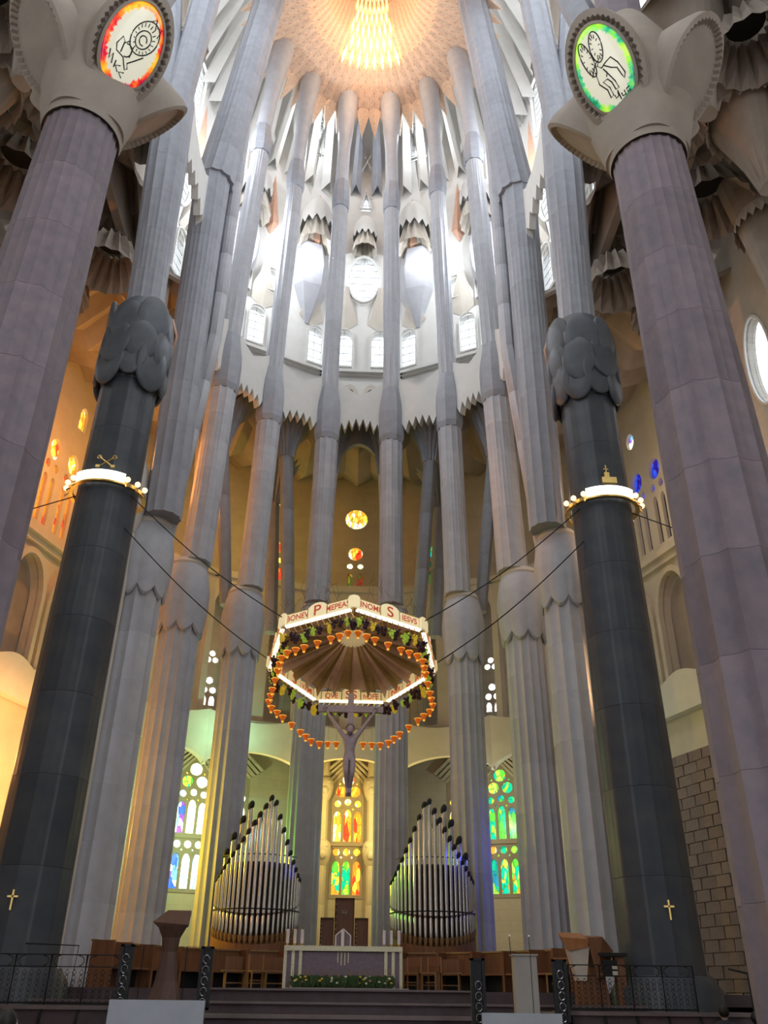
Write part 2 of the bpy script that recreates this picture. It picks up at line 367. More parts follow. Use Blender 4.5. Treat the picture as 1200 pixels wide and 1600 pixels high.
# the eight slender grey columns round the apse
ang = {1: 13.2, 2: 38.5, 3: 63.5, 4: 90.0}
rads = {1: .70, 2: .74, 3: .80, 4: .76}
names = {1: 'one of the middle pair framing the bishop chair', 2: 'second out from the middle, behind the organ pipes', 3: 'third out from the middle', 4: 'the outermost, standing beside the dark basalt column'}
ringcols = {}
for k in (1, 2, 3, 4):
    for sx in (-1, 1):
        a = R(ang[k]); rr = 7.6; x, y = sx * rr * sin(a), AY + rr * cos(a)
        side = 'left' if sx < 0 else 'right'
        t = thing('apse_column', 'tall pale grey fluted column, %s side of the apse, %s' % (side, {1: 'innermost beside the bishop chair', 2: 'second from centre just outside organ pipes', 3: 'third from the centre', 4: 'outermost, next to the dark basalt column'}[k]), 'column', (x, y, 1.6), group='grey columns round the apse')
        r = rads[k]
        part('base', MB().lathe([(r * 1.2, 0), (r * 1.2, .25), (r * 1.08, .4), (r * 1.05, .5)], 32), STONE, t, 40)
        fluted(t, 'drum', [(0, 0, .5, r * 1.02), (0, 0, 12.3, r * .97)], 16 if k < 4 else 12, .085, STONE, 1.7, 96, .0)
        capital(t, 0, 0, 12.3, 14.9, r * .97, STONE)
        part('collar', MB().lathe([(r * .95, 14.85), (r * 1.02, 14.95), (r * .9, 15.15)], 32), CREAM, t, 40)
        # upper shaft drawn in towards the middle of the apse
        def P(rad, z, rz, s=sx, kk=k, bx=x, by=y):
            aa = R(ang[kk]); return (s * rad * sin(aa) - bx, AY + rad * cos(aa) - by, z - 1.6, rz)
        if k < 4:
            u = .60 if k < 3 else .66
            fluted(t, 'upper_drum', [P(7.25, 16.7, u), P(7.05, 25.3, u)], 12, .10, STONE, 1.45, 72, .02)
            mb = MB(); rings = []
            for z, q in ((25.3, 1.0), (25.6, 1.12), (27.0, 1.14), (27.6, 1.08), (28.6, .82)):
                px, py, pz, _ = P(7.05, z, 0); rings.append([(px + u * q * cos(2 * pi * s / 8 + .39), py + u * q * sin(2 * pi * s / 8 + .39), pz) for s in range(8)])
            mb.rings(rings); part('knot', mb, STONE_D, t)
            fluted(t, 'branch_drum', [P(7.05, 28.6, u * .80), P(6.6, 41.5, u * .80)], 12, .12, STONE, 2.1, 72, .03)
            mb = MB(); rings = []
            for z, q in ((41.5, .82), (41.9, .92), (42.8, .9), (43.8, .7)):
                px, py, pz, _ = P(6.6, z, 0); rings.append([(px + u * q * cos(2 * pi * s / 8 + .39), py + u * q * sin(2 * pi * s / 8 + .39), pz) for s in range(8)])
            mb.rings(rings); part('knot', mb, STONE_D, t)
            mb = MB(); rings = []
            for z, rad, q in ((43.8, 6.6, .66), (46.5, 6.35, .64), (48.5, 6.2, .85), (50.5, 5.95, 1.05), (52.0, 5.6, .95), (54.0, 5.15, .05)):
                px, py, pz, _ = P(rad, z, 0); rings.append([(px + u * q * cos(2 * pi * s / 16), py + u * q * sin(2 * pi * s / 16), pz) for s in range(16)])
            mb.rings(rings); part('palm_head', mb, STONE, t, 40)
        else:
            fluted(t, 'upper_drum', [(-sx * 0.45, -.5, 15.1, .70), (-sx * .45, -1.2, 32.5, .84)], 12, .09, STONE_D, 1.9, 96, .015)
            fluted(t, 'branch_drum', [(-sx * .55, -1.2, 32.5, .92), (-sx * 2.1, -1.0, 50, .8)], 12, .1, STONE_D, 1.9, 96, .015, z_ref=30)
            fluted(t, 'side_shaft', [(-sx * .55, .1, 14.6, .3), (-sx * 1.35, -.3, 24, .34), (-sx * 1.35, -.5, 40, .36), (-sx * 2.3, -.3, 52, .34)], 8, .1, STONE, 2.4, 48, .02)
        ringcols[(k, sx)] = t
# the two porphyry columns nearest the viewer, with the lit medallions
import itertools
def medallion(parent, mesh_scale, colA, sx, lines, word):
    pass
def porphyry(sx):
    t = thing('porphyry_column', ('great purple fluted column on the left under the orange lit medallion' if sx < 0 else 'great purple fluted column on the right under the green lit medallion'), 'column', (sx * 7.5, 14.7, 0), group='porphyry columns')
    part('base', MB().lathe([(1.35, 0), (1.35, .4), (1.15, .7), (1.12, .9)], 48), PINK, t, 40)
    fluted(t, 'drum', [(0, 0, .9, 1.12), (0, 0, 12, 1.08), (0, 0, 20.9, 1.0)], 12, .115, PINK, 2.0, 144, .009, z_ref=5, sub=2)
    part('neck', MB().lathe([(.985, 20.88), (1.0, 20.96), (1.03, 21.15)], 48, cap=False), DIM, t, 40)
    # the knot: a bulbous pale stone capital
    mb = MB(); rr = []; seg = 64
    for z, q in ((21.1, 1.04), (21.5, 1.12), (22.2, 1.28), (23.2, 1.5), (24.4, 1.55), (25.4, 1.3), (26.3, 1.0)):
        rr.append([(q * (1 + .05 * cos(4 * th + .8)) * cos(th), q * (1 + .05 * cos(4 * th + .8)) * sin(th), z) for th in [2 * pi * s / seg for s in range(seg)]])
    mb.rings(rr); part('capital', mb, DIM, t, 40)
    n = 44; mb = MB(); rg = []
    for q, y in ((1.02, 1.5), (1.22, .75), (1.30, .25), (1.26, .02)): rg.append([(.80 * q * cos(pi * s / n), y, 1.34 * q * sin(pi * s / n)) for s in range(2 * n)])
    rg.append([(.80 * (1.12 if s % 2 else 1.19) * cos(pi * s / n), -.04, 1.34 * (1.06 if s % 2 else 1.11) * sin(pi * s / n)) for s in range(2 * n)])
    rg.append([(.80 * (1.0 if s % 2 else 1.10) * cos(pi * s / n), .10, 1.34 * (.96 if s % 2 else 1.04) * sin(pi * s / n)) for s in range(2 * n)])
    rg.append([(.74 * cos(pi * s / n), .10, 1.22 * sin(pi * s / n)) for s in range(2 * n)])
    mb.rings(rg); bme = mb.mesh('boss', 30); bme.materials.append(DIM)
    for da in (0, 90, 180, 270):          # four toothed oval bosses round the knot
        o = link('boss', bme, None, t)
        o.matrix_local = Matrix.Translation((0, 0, 23.1)) @ Matrix.Rotation(-sx * R(46) + R(da), 4, 'Z') @ Matrix.Translation((0, -1.72, 0)) @ Matrix.Rotation(R(34), 4, 'X')
    fluted(t, 'branch_drum', [(0, 0, 26.2, .72), (sx * .6, .6, 34, .7)], 8, .08, PINK, 2.2, 64, .02, z_ref=26)
    fluted(t, 'branch_drum', [(-.3 * sx, .5, 26.2, .5), (-sx * 1.4, 2.6, 38, .5)], 8, .08, STONE_D, 2.4, 64, .02, z_ref=26)
    return t
for sx in (-1, 1): porphyry(sx)
def med_glass(name, stops):
    """lit enamel oval: pale middle and a jagged coloured border"""
    m = bpy.data.materials.new(name); m.use_nodes = True; nt = m.node_tree; N = nt.nodes; L = nt.links; b = N['Principled BSDF']
    tc = N.new('ShaderNodeTexCoord'); sp = N.new('ShaderNodeSeparateXYZ'); L.new(tc.outputs['Object'], sp.inputs[0])
    mp = N.new('ShaderNodeMapping'); mp.inputs['Scale'].default_value = (1 / .66, 0, 1 / 1.10); L.new(tc.outputs['Object'], mp.inputs[0])
    ln = N.new('ShaderNodeVectorMath'); ln.operation = 'LENGTH'; L.new(mp.outputs[0], ln.inputs[0])
    at = N.new('ShaderNodeMath'); at.operation = 'ARCTAN2'; L.new(sp.outputs[0], at.inputs[0]); L.new(sp.outputs[2], at.inputs[1])
    cb = N.new('ShaderNodeCombineXYZ'); L.new(at.outputs[0], cb.inputs[0])
    no = N.new('ShaderNodeTexNoise'); no.inputs['Scale'].default_value = 7; no.inputs['Detail'].default_value = 3; L.new(cb.outputs[0], no.inputs['Vector'])
    ad = N.new('ShaderNodeMath'); ad.operation = 'MULTIPLY_ADD'; ad.inputs[1].default_value = .34; L.new(no.outputs[0], ad.inputs[0]); L.new(ln.outputs['Value'], ad.inputs[2])
    fr = N.new('ShaderNodeMapRange'); fr.inputs[1].default_value = .98; fr.inputs[2].default_value = 1.03; L.new(ad.outputs[0], fr.inputs[0])
    n2 = N.new('ShaderNodeTexNoise'); n2.inputs['Scale'].default_value = 2.2; n2.inputs['Detail'].default_value = 4; L.new(tc.outputs['Object'], n2.inputs['Vector'])
    cr = N.new('ShaderNodeValToRGB'); e = cr.color_ramp.elements; e[0].position = .36; e[0].color = (*stops[0], 1); e[1].position = .62; e[1].color = (*stops[-1], 1)
    for i, c in enumerate(stops[1:-1]): k = e.new(.36 + .26 * (i + 1) / (len(stops) - 1)); k.color = (*c, 1)
    L.new(n2.outputs[0], cr.inputs[0])
    mx = N.new('ShaderNodeMix'); mx.data_type = 'RGBA'; mx.inputs[6].default_value = (.60, .58, .46, 1)
    L.new(fr.outputs[0], mx.inputs[0]); L.new(cr.outputs[0], mx.inputs[7])
    L.new(mx.outputs[2], b.inputs['Base Color']); L.new(mx.outputs[2], b.inputs['Emission Color']); b.inputs['Emission Strength'].default_value = .8
    b.inputs['Roughness'].default_value = .15
    return m
MED = {-1: med_glass('orange_enamel', ((.45, .0, .05), (.85, .03, .02), (1, .25, .02), (1, .5, .03))), 1: med_glass('green_enamel', ((.0, .25, .1), (.05, .5, .25), (.25, .75, .03), (.5, .85, .1)))}
INK = mk('engraved_line', (.03, .03, .03), .5)
def stroke(mb, pts, r=.016):
    mb.tube([(x, -.0, z) for x, z in pts], r, 5)
def arc(cx, cz, rx, rz, a0, a1, n=14, rot=0):
    out = []
    for i in range(n + 1):
        a = R(a0 + (a1 - a0) * i / n); x, z = rx * cos(a), rz * sin(a); out.append((cx + x * cos(rot) - z * sin(rot), cz + x * sin(rot) + z * cos(rot)))
    return out
for sx in (-1, 1):
    # tilt the oval a little forward and lean it as it hangs on the knot
    a = R(-90 + sx * 2)
    MM = Matrix.Translation((sx * 7.5, 14.7, 23.1)) @ Matrix.Rotation(-sx * R(46), 4, 'Z') @ Matrix.Translation((0, -1.72, 0)) @ Matrix.Rotation(R(34), 4, 'X')
    t = thing('medallion', 'glowing oval medallion with orange-red border and line-drawn winged lion' if sx < 0 else 'glowing oval medallion with green border and line-drawn winged ox', 'medallion', MM.to_translation(), rot=MM.to_euler()); t.scale = (1.09, 1, 1.13)
    mb = MB(); rings = []
    for q, y in ((1.0, .12), (1.0, 0), (.96, -.06), (.85, -.11), (.6, -.15), (.3, -.17), (.02, -.175)):
        rings.append([(.66 * q * cos(2 * pi * s / 48), y, 1.10 * q * sin(2 * pi * s / 48)) for s in range(48)])
    mb.rings(rings); part('enamel', mb, MED[sx], t, 60)
    mb = MB(); mb.rings([[(q * .66 * cos(2 * pi * s / 48), y, q2 * 1.10 * sin(2 * pi * s / 48)) for s in range(48)] for q, q2, y in ((1.10, 1.07, .12), (1.10, 1.07, -.03), (1.0, 1.0, -.06), (1.0, 1.0, .12))], True, False)
    part('rim', mb, DIM, t, 40)
    mb = MB()
    if sx < 0:
        for p in (arc(.14, .30, .30, .46, 0, 360, 24, -.25), arc(.12, .24, .17, .24, 0, 360, 20, -.25), arc(.12, .22, .09, .12, 0, 300, 12), [(.10, .72), (.2, .86), (.26, .62)], [(.28, .7), (.4, .74), (.38, .5)],
                  [(-.12, .02), (-.2, -.1), (-.3, 0), (-.36, -.22), (-.3, -.36), (-.1, -.4), (-.02, -.52), (.06, -.62), (.1, -.56), (.04, -.46), (.16, -.3), (.3, -.1)], arc(-.1, -.22, .12, .15, -90, 120), [(-.22, -.1), (-.2, -.34)], [(0, -.06), (.02, -.32)],
                  [(-.42, -.42), (-.36, -.62), (-.32, -.46), (-.26, -.68)], [(-.2, -.56), (-.18, -.72)], [(-.06, -.6), (-.16, -.66), (-.06, -.76)], [(.08, -.68), (-.03, -.74), (.08, -.82)]): stroke(mb, p)
        for i in range(18): a_ = 2 * pi * i / 18; stroke(mb, [(.12 + .2 * cos(a_), .26 + .30 * sin(a_)), (.13 + .25 * cos(a_), .28 + .38 * sin(a_))], .012)
    else:
        for p in (arc(-.26, .38, .13, .46, 0, 360, 24, .08), arc(.04, .52, .15, .38, 0, 360, 24, -.1), [(-.3, -.06), (-.14, .16), (.02, .24), (-.1, .1), (-.02, .0)], [(-.02, .0), (.1, .06), (.26, .1), (.36, -.1), (.42, -.4), (.36, -.5), (.33, -.4), (.3, -.2), (.18, -.12), (.05, .02)],
                  [(-.2, 0), (-.22, -.3), (-.1, -.52), (-.1, -.72), (-.02, -.7), (-.03, -.5), (-.12, -.3), (0, -.3), (.06, -.42), (.08, -.62), (.16, -.62), (.14, -.44), (.06, -.2), (.02, -.1)], [(0, -.04), (.05, -.16), (0, -.24)],
                  [(.0, -.72), (.0, -.8), (.08, -.78), (.09, -.7)], [(.1, -.66), (.1, -.88)], [(.16, -.76), (.16, -.84), (.24, -.84), (.24, -.74)], [(.38, -.72), (.3, -.74), (.3, -.82), (.38, -.8)]): stroke(mb, p)
        for c0, c1, ry in ((-.26, .38, .46), (.04, .52, .38)):
            for i in range(12): a_ = 2 * pi * i / 12; stroke(mb, [(c0 + .07 * cos(a_), c1 + ry * .6 * sin(a_)), (c0 + .11 * cos(a_), c1 + ry * .85 * sin(a_))], .012)
    # lay the drawing onto the domed glass
    mb.v = [(x, y - .06 - .12 * sqrt(max(0, 1 - min(1, (x / .66) ** 2 + (z / 1.1) ** 2))), z) for x, y, z in mb.v]
    part('line_drawing', mb, INK, t)

# dark basalt columns with disc capitals, ring lamps and small crosses
def disc_mesh(rx, rz, th):
    mb = MB(); rings = []
    for q, y in ((.9, th), (1, th * .4), (1, -th * .2), (.92, -th * .7), (.5, -th), (.02, -th * 1.05)):
        rings.append([(rx * q * cos(2 * pi * s / 28), y, rz * q * sin(2 * pi * s / 28)) for s in range(28)])
    mb.rings(rings); return mb.mesh('disc', 50)
DISC = disc_mesh(.52, .86, .10); DISC.materials.append(BASALT_L)
for sx in (-1, 1):
    bx, by = sx * 7.5, 22.2
    t = thing('basalt_column', 'dark basalt column with overlapping oval discs at its capital, %s of the altar' % ('left' if sx < 0 else 'right'), 'column', (bx, by, 0), group='basalt columns')
    part('base', MB().lathe([(1.25, 0), (1.25, 1.7), (1.05, 2.0)], 40), BASALT, t, 40)
    fluted(t, 'drum', [(0, 0, 2.0, .98), (0, 0, 18.6, .90)], 12, .05, BASALT, 2.07, 100, .01)
    part('capital_core', MB().lathe([(.88, 18.4), (1.02, 19.0), (1.05, 20.6), (.9, 21.6), (.75, 21.9)], 40), BASALT_L, t, 40)
    for row, (z, off, rr, k) in enumerate(((19.1, 0, 1.0, 9), (19.75, .5, 1.04, 8), (20.75, 0, .98, 7))):
        for i in range(k):
            a = 2 * pi * (i + off) / k
            o = link('disc', DISC, None, t, (rr * 1.0 * cos(a), rr * sin(a), z + .12 * sin(3 * i + row)), (R(random.uniform(-6, 6)), 0, a + pi / 2))
            s_ = random.uniform(.9, 1.12); o.scale = (s_, 1, s_)
    mb = MB(); rings = []
    for z, q in ((20.4, 1.18), (21.2, 1.22), (21.9, 1.0)): rings.append([(q * cos(R(20) + R(140) * s / 20) , q * sin(R(20) + R(140) * s / 20), z) for s in range(21)])
    mb.rings(rings, False, False)
    o = part('back_shell', mb, SALMON, t, 40)
    so = o.modifiers.new('solid', 'SOLIDIFY'); so.thickness = .08
    fluted(t, 'branch_drum', [(0, 0, 21.4, .66), (sx * .35, -.2, 33, .80)], 12, .1, STONE_D, 1.95, 96, .03, z_ref=20)
    fluted(t, 'branch_drum', [(sx * .3, -.2, 33, .62), (-sx * .0, 0, 42, .62)], 10, .1, STONE_D, 2.25, 72, .03, z_ref=30)
    fluted(t, 'branch_drum', [(sx * .65, -.1, 33, .5), (sx * 1.75, -.4, 42, .55)], 10, .1, STONE_D, 2.25, 72, .03, z_ref=30)
    # ring lamp
    g = thing('ring_lamp', ('glowing white ring lamp with crossed gold emblem round the left basalt column' if sx < 0 else 'glowing white ring lamp with small gold building emblem round the right basalt column'), 'lamp', (bx, by, 14.45))
    part('band', MB().lathe([(1.0, -.06), (1.12, -.06), (1.12, .06), (1.0, .06), (1.0, -.06)], 48, cap=False), GOLD, g, 40)
    part('light_panel', MB().rings([[(q * cos(a_), q * sin(a_), z) for a_ in [R(-128 + 76 * s / 16) for s in range(17)]] for q, z in ((1.14, .0), (1.16, .28), (1.12, .30), (1.10, 0), (1.14, 0))], False, False), BULBW, g, 40)
    for d in (-165, -148, -131, -49, -32, -15):
        a_ = R(d); part('knob', MB().ball((1.2 * cos(a_), 1.2 * sin(a_), .1), .085), KNOB, g, 60)
        part('bracket', MB().tube([(1.1 * cos(a_), 1.1 * sin(a_), -.02), (1.2 * cos(a_), 1.2 * sin(a_), -.16)], .03, 6), GOLD, g)
    mb = MB()
    if sx < 0:
        for s_ in (-1, 1):
            mb.tube([(.1 - .22 * s_, -1.02, .45), (.1 + .22 * s_, -1.02, .78)], .022, 6); mb.tube([(.1 + .22 * s_ + .06 * cos(k), -1.02, .78 + .06 * sin(k)) for k in [i * .8 for i in range(9)]], .018, 5)
            mb.box(.1 - .22 * s_ - .06, .1 - .22 * s_ + .06, -1.05, -.99, .42, .5)
    else:
        mb.box(-.22, .22, -1.08, -.98, .42, .62); mb.box(-.13, .02, -1.08, -.98, .62, .78); mb.box(-.07, -.04, -1.05, -1.02, .78, 1.05); mb.box(-.13, .02, -1.05, -1.02, .9, .93)
    part('emblem', mb, GOLD, g)
    c = tag(part('gold_cross', MB().box(-.02, .02, -.02, .02, -.21, .21).box(-.12, .12, -.02, .02, .05, .09), GOLD, None, loc=(bx - sx * .02, by - 1.03, 3.33)),
            'small gold consecration cross low on the %s basalt column' % ('left' if sx < 0 else 'right'), 'cross', 'consecration crosses')
# warm slender column just behind each basalt column
for sx in (-1, 1):
    t = thing('side_column', ('slender yellow-lit fluted column between outermost apse column and left basalt column' if sx < 0 else 'slender warm-lit fluted column between outermost apse column and right basalt column'), 'column', (sx * 8.35, 26.3 if sx > 0 else 27.2, 1.3))
    fluted(t, 'drum', [(0, 0, 0, .42), (0, 0, 14.6, .4)], 12, .08, CREAM, 2.1, 48, 0)
    part('capital', MB().lathe([(.4, 14.6), (.5, 14.9), (.62, 15.8), (.5, 17.2), (.36, 17.6)], 12), CREAM, t, 40)
    fluted(t, 'upper_drum', [(0, 0, 17.6, .34), (sx * .3, 0, 27, .3)], 8, .08, CREAM, 2.3, 48, 0)

# ------------------------------------------------------------------ outer wall of the apse with chapels
APO = 16; HALF = APO * tan(R(10)) + .02
WN = [0]
def tall_window(parent_loc, rz, s, style, wn):
    """the tall stained window of a chapel: two tiers of lancets and roundels"""
    loc = (parent_loc[0] + cos(rz) * s, parent_loc[1] + sin(rz) * s, 0)
    t = bpy.data.objects.new('window_%d' % wn, None); COL.objects.link(t); t.location = loc; t.rotation_euler = (0, 0, rz); t['kind'] = 'structure'
    w_ = .37
    H = []          # (outline, glass)
    g = style
    for i, x in enumerate((-.5, 0, .5)):
        H.append((lancet(x, 5.62, w_, 1.5), g['lo'][i])); H.append((circ(x, 7.52, .17), g['c1'][i]))
        H.append((lancet(x, 8.0, w_, 1.42 + (.1 if i == 1 else 0)), g['mid'][i])); H.append((circ(x, 9.78 + (.08 if i == 1 else 0), .165), g['c2'][i]))
    for i, x in enumerate((-.34, .34)): H.append((circ(x, 10.36, .27), g['c3'][i])); H.append((circ(x * .75, 7.28, .055, 8), g['dot'])); H.append((circ(x * .75, 9.52, .05, 8), g['dot']))
    H.append((circ(0, 10.95, .30), g['top'])); H.append((circ(.42, 10.74, .06, 8), g['dot'])); H.append((circ(-.42, 10.74, .06, 8), g['dot']))
    panel('tracery', [(-.80, 5.45)] + [(.80, 5.45), (.80, 10.7)] + [(.80 * (1 - k / 6) ** .6, 10.7 + .85 * k / 6) for k in range(1, 6)] + [(0, 11.62)] + [(-.80 * (1 - k / 6) ** .6, 10.7 + .85 * k / 6) for k in range(5, 0, -1)] + [(-.80, 10.7)], [h for h, _ in H], .16, DIM, t)
    for h, gm in H:
        cx = sum(p[0] for p in h) / len(h); cz = sum(p[1] for p in h) / len(h)
        part('pane', MB().prism([(cx + (x - cx) * 1.04, cz + (z - cz) * 1.02) for x, z in h], .02, .06), GL[gm], t)
    part('transom', MB().box(-.82, .82, -.16, .08, 7.78, 7.94), DIM, t)
    # stepped pointed hood above
    for k in range(4):
        q = .86 + .17 * k; zz = 10.75 + .12 * k; pts = [(-q, zz), (0, zz + .95 + .08 * k), (q, zz)]
        inner = [(-q + .12, zz - .02), (0, zz + .80 + .08 * k), (q - .12, zz - .02)]
        part('hood', MB().prism(pts + inner[::-1], -.12 - .13 * k, .05), CREAM, t)
    return t
st_c = dict(lo=('gmix', 'green', 'red'), c1=('warm', 'yel', 'red'), mid=('yel', 'warm', 'red'), c2=('yel', 'yel', 'warm'), c3=('red', 'red'), top='warm', dot='warm')
st_l = dict(lo=('blue', 'hotb', 'hotb'), c1=('hotb', 'hot', 'hot'), mid=('blue', 'hot', 'hot'), c2=('hotb', 'hot', 'hot'), c3=('gmix', 'hot'), top='hot', dot='warm')
st_r = dict(lo=('teal', 'gmix', 'gmix'), c1=('warm', 'green', 'green'), mid=('green', 'green', 'teal'), c2=('green', 'teal', 'green'), c3=('gmix', 'green'), top='gmix', dot='green')
st_r2 = dict(lo=('warm', 'warm', 'red'), c1=('yel', 'red', 'red'), mid=('yel', 'warm', 'red'), c2=('yel', 'yel', 'warm'), c3=('yel', 'red'), top='red', dot='red')
st_l2 = dict(lo=('gmix', 'gmix', 'hot'), c1=('hot', 'hot', 'hot'), mid=('green', 'gmix', 'hot'), c2=('hot', 'hot', 'hot'), c3=('green', 'hot'), top='red', dot='warm')
def upper_window(loc0, rz, s, gm, wn, big=False):
    loc = (loc0[0] + cos(rz) * s, loc0[1] + sin(rz) * s, 0)
    t = bpy.data.objects.new('window_%d' % wn, None); COL.objects.link(t); t.location = loc; t.rotation_euler = (0, 0, rz); t['kind'] = 'structure'
    H = [(circ(0, 23.75, .42), gm[0]), (circ(-.30, 22.95, .17), gm[1]), (circ(.30, 22.95, .17), gm[1]), (lancet(-.29, 21.15, .34, 1.35), gm[2]), (lancet(.29, 21.15, .34, 1.35), gm[2])]
    if big: H.append((circ(0, 26.05, .66, 28), gm[3]))
    for h, g in H:
        cx = sum(p[0] for p in h) / len(h); cz = sum(p[1] for p in h) / len(h)
        part('pane', MB().prism([(cx + (x - cx) * 1.04, cz + (z - cz) * 1.02) for x, z in h], .02, .06), GL[g], t)
    return [[(x + s, z) for x, z in h] for h, _ in H]
def wall(name, outer, holes, t, mat, loc, rz, y=0): return struct(panel(name, outer, holes, t, mat, None, loc, rz, y))
wn = 1
FACETS = {0: dict(low=[(0, st_c)], up=[(0, ('warm', 'hot', 'dim', 'yel'), True)]),
          20: dict(low=[(.2, st_r2), (2.08, st_r)], up=[(-.94, ('teal', 'dimg', 'dimg'), False)]), -20: dict(low=[(-.2, st_l2), (-2.08, st_l)], up=[(.94, ('warm', 'yel', 'red'), False)]),
          40: dict(low=[], up=[(-2.08, ('dimg', 'dimg', 'dimg'), False)]), -40: dict(low=[], up=[(2.08, ('red', 'redd', 'redd'), False)])}
for a, d in FACETS.items():
    loc, rz = facet(a, APO)
    holes = []
    for s, st in d['low']:
        tall_window(loc, rz, s, st, wn); wn += 1
        holes.append([(s - .78, 5.5), (s + .78, 5.5), (s + .78, 10.7), (s, 11.5), (s - .78, 10.7)])
    sg = 1 if a > 0 else -1
    if a: # small clear lights of the gallery
        q = 1.95 * sg if abs(a) == 20 else -1.2 * sg
        gw = bpy.data.objects.new('window_%d' % wn, None); wn += 1; COL.objects.link(gw); gw.location = loc; gw.rotation_euler = (0, 0, rz); gw['kind'] = 'structure'
        for h in (circ(q, 16.9, .16, 14), circ(q - .19, 16.55, .16, 14), circ(q + .19, 16.55, .16, 14), circ(q, 15.45, .19, 14), circ(q - .21, 14.95, .17, 14), circ(q + .21, 14.95, .17, 14), lancet(q - .21, 14.15, .28, .5), lancet(q + .21, 14.15, .28, .5)):
            holes.append(h); cx = sum(p[0] for p in h) / len(h); cz = sum(p[1] for p in h) / len(h)
            part('pane', MB().prism([(cx + (x - cx) * 1.04, cz + (z - cz) * 1.04) for x, z in h], .02, .06), GL['white'], gw)
    for s, gm, big in d['up']:
        holes += upper_window(loc, rz, s, gm, wn, big); wn += 1
    wall('wall_apse_%d' % (a + 60), [(-HALF, 0), (HALF, 0), (HALF, 30), (-HALF, 30)], holes, .3, CREAM_W, loc, rz, .1)
    # scalloped parapet and spandrel of the gallery (one apothem further in)
    l2, _ = facet(a, 13.2); hw = 13.2 * tan(R(10)) + .05
    top = [(hw - 2 * hw * k / 16, 13.15 - .45 * sin(pi * k / 16)) for k in range(17)]
    bot = [(-hw + 2 * hw * k / 16, 10.6 + .75 * sin(pi * k / 16) ** .6) for k in range(17)]
    wall('wall_spandrel_%d' % (a + 60), bot + top, [], .35, CREAM, l2, rz)
    # pierced gallery wall above
    l3, _ = facet(a, 14.4); hw = 14.4 * tan(R(10)) + .05
    ops = []
    if a == 0: ops = [lancet(-1.4, 13.2, 1.7, 6.3), lancet(1.4, 13.2, 1.7, 6.3)]
    else: ops = [lancet(1.5 * sg if abs(a) == 20 else -1.2 * sg, 13.2, 2.1, 7.0), lancet(-1.3 * sg if abs(a) == 20 else 1.3 * sg, 13.2, 1.5, 5.5)]
    wall('wall_gallery_%d' % (a + 60), [(-hw, 13.0), (hw, 13.0), (hw, 20.6), (-hw, 20.6)], ops, .4, CREAM, l3, rz)
    struct(part('trim_%d' % (a + 70), MB().box(-hw, hw, -.35, 1.7, 20.5, 20.85), CREAM, loc=l3, rot=(0, 0, rz)))
    # gallery floor and ambulatory ceiling
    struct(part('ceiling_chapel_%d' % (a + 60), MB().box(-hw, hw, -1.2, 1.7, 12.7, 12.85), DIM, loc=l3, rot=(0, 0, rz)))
    if a in (0, -20):  # hidden fins added to keep the chapel lamps from spilling sideways
        aa = R(a + 10); fo = struct(part('wall_spill_fin_%d' % (a + 70), MB().box(-.18, .18, 0, 3.0, 0, 12.8), CREAM, None, loc=(AX + 13.5 * sin(aa), AY + 13.5 * cos(aa), 0), rot=(0, 0, -aa)))
    # little carved pinnacles beside the low windows
    for px in (-1.15, 1.15):
        if abs(a) > 25: continue
        cxx = px + (2.08 * sg if a else 0)
        if a and px * sg < 0: continue
        tt = thing('corbel_shaft', 'slim shaft with two carved corbel knots on %s side of the %s chapel window' % ('left' if px < 0 else 'right', {0: 'central', 20: 'teal right-hand', -20: 'bright left-hand'}[a]), 'pilaster', (loc[0] + cos(rz) * cxx + sin(rz) * .5, loc[1] + sin(rz) * cxx - cos(rz) * .5, 1.6), rz, 'carved shafts beside chapel windows')
        fluted(tt, 'shaft', [(0, 0, 0, .2), (0, 0, 10.6, .19)], 6, .1, CREAM, 3.5, 24, 0)
        for z in (5.6, 8.6):
            mb = MB().lathe([(.2, z - .35), (.34, z - .1), (.42, z + .3), (.36, z + .65), (.2, z + .8)], 10); mb.ball((0, -.28, z + .1), .2, sc=(1, 1, 1.2)); mb.ball((.15, -.25, z + .5), .13); mb.ball((-.15, -.25, z + .5), .13)
            part('carved_knot', mb, CREAM, tt, 50)
# big arched opening in the middle gallery bay with the leaning slender columns
for sx in (-1, 1):
    for j, (x0, y0, x1, y1, z0, z1, r) in enumerate(((1.75, 36.6, 1.22, 36.6, 13.5, 24.6, .2), (3.05, 37.2, 3.6, 35.6, 16.5, 24.8, .34), (3.95, 38.2, 4.35, 38.2, 16.5, 23.6, .34), (6.9, 33.6, 7.3, 33.2, 16.5, 24.3, .36), (5.7, 35.0, 6.5, 33.9, 16.5, 24.2, .3))):
        t = thing('gallery_column', 'slender leaning column of the %s gallery, number %s out from the centre arch, with flared palm head' % ('left' if sx < 0 else 'right', ('one', 'two', 'three', 'four', 'five')[(0, 1, 2, 4, 3)[j]]), 'column', (sx * x0, y0, z0), group='gallery columns')
        dx, dy, h = sx * (x1 - x0), y1 - y0, z1 - z0
        fluted(t, 'shaft', [(0, 0, 0, r * .9), (dx * .5, dy * .5, h * .5, r), (dx, dy, h, r * .95)], 6, .08, STONE_D if j else CREAM, 3, 36, 0)
        mb = MB(); seg = 32; rings = []
        for tt_, q in ((0, 1.0), (.25, 1.25), (.6, 2.0), (1, 3.4)):
            rings.append([(dx + r * q * (1 + .12 * (-1) ** s) * cos(2 * pi * s / seg), dy + r * q * (1 + .12 * (-1) ** s) * sin(2 * pi * s / seg), h + 2.4 * tt_ + (.18 * (-1) ** s if tt_ == 1 else 0)) for s in range(seg)])
        mb.rings(rings); part('palm_head', mb, STONE_D, t, 30)
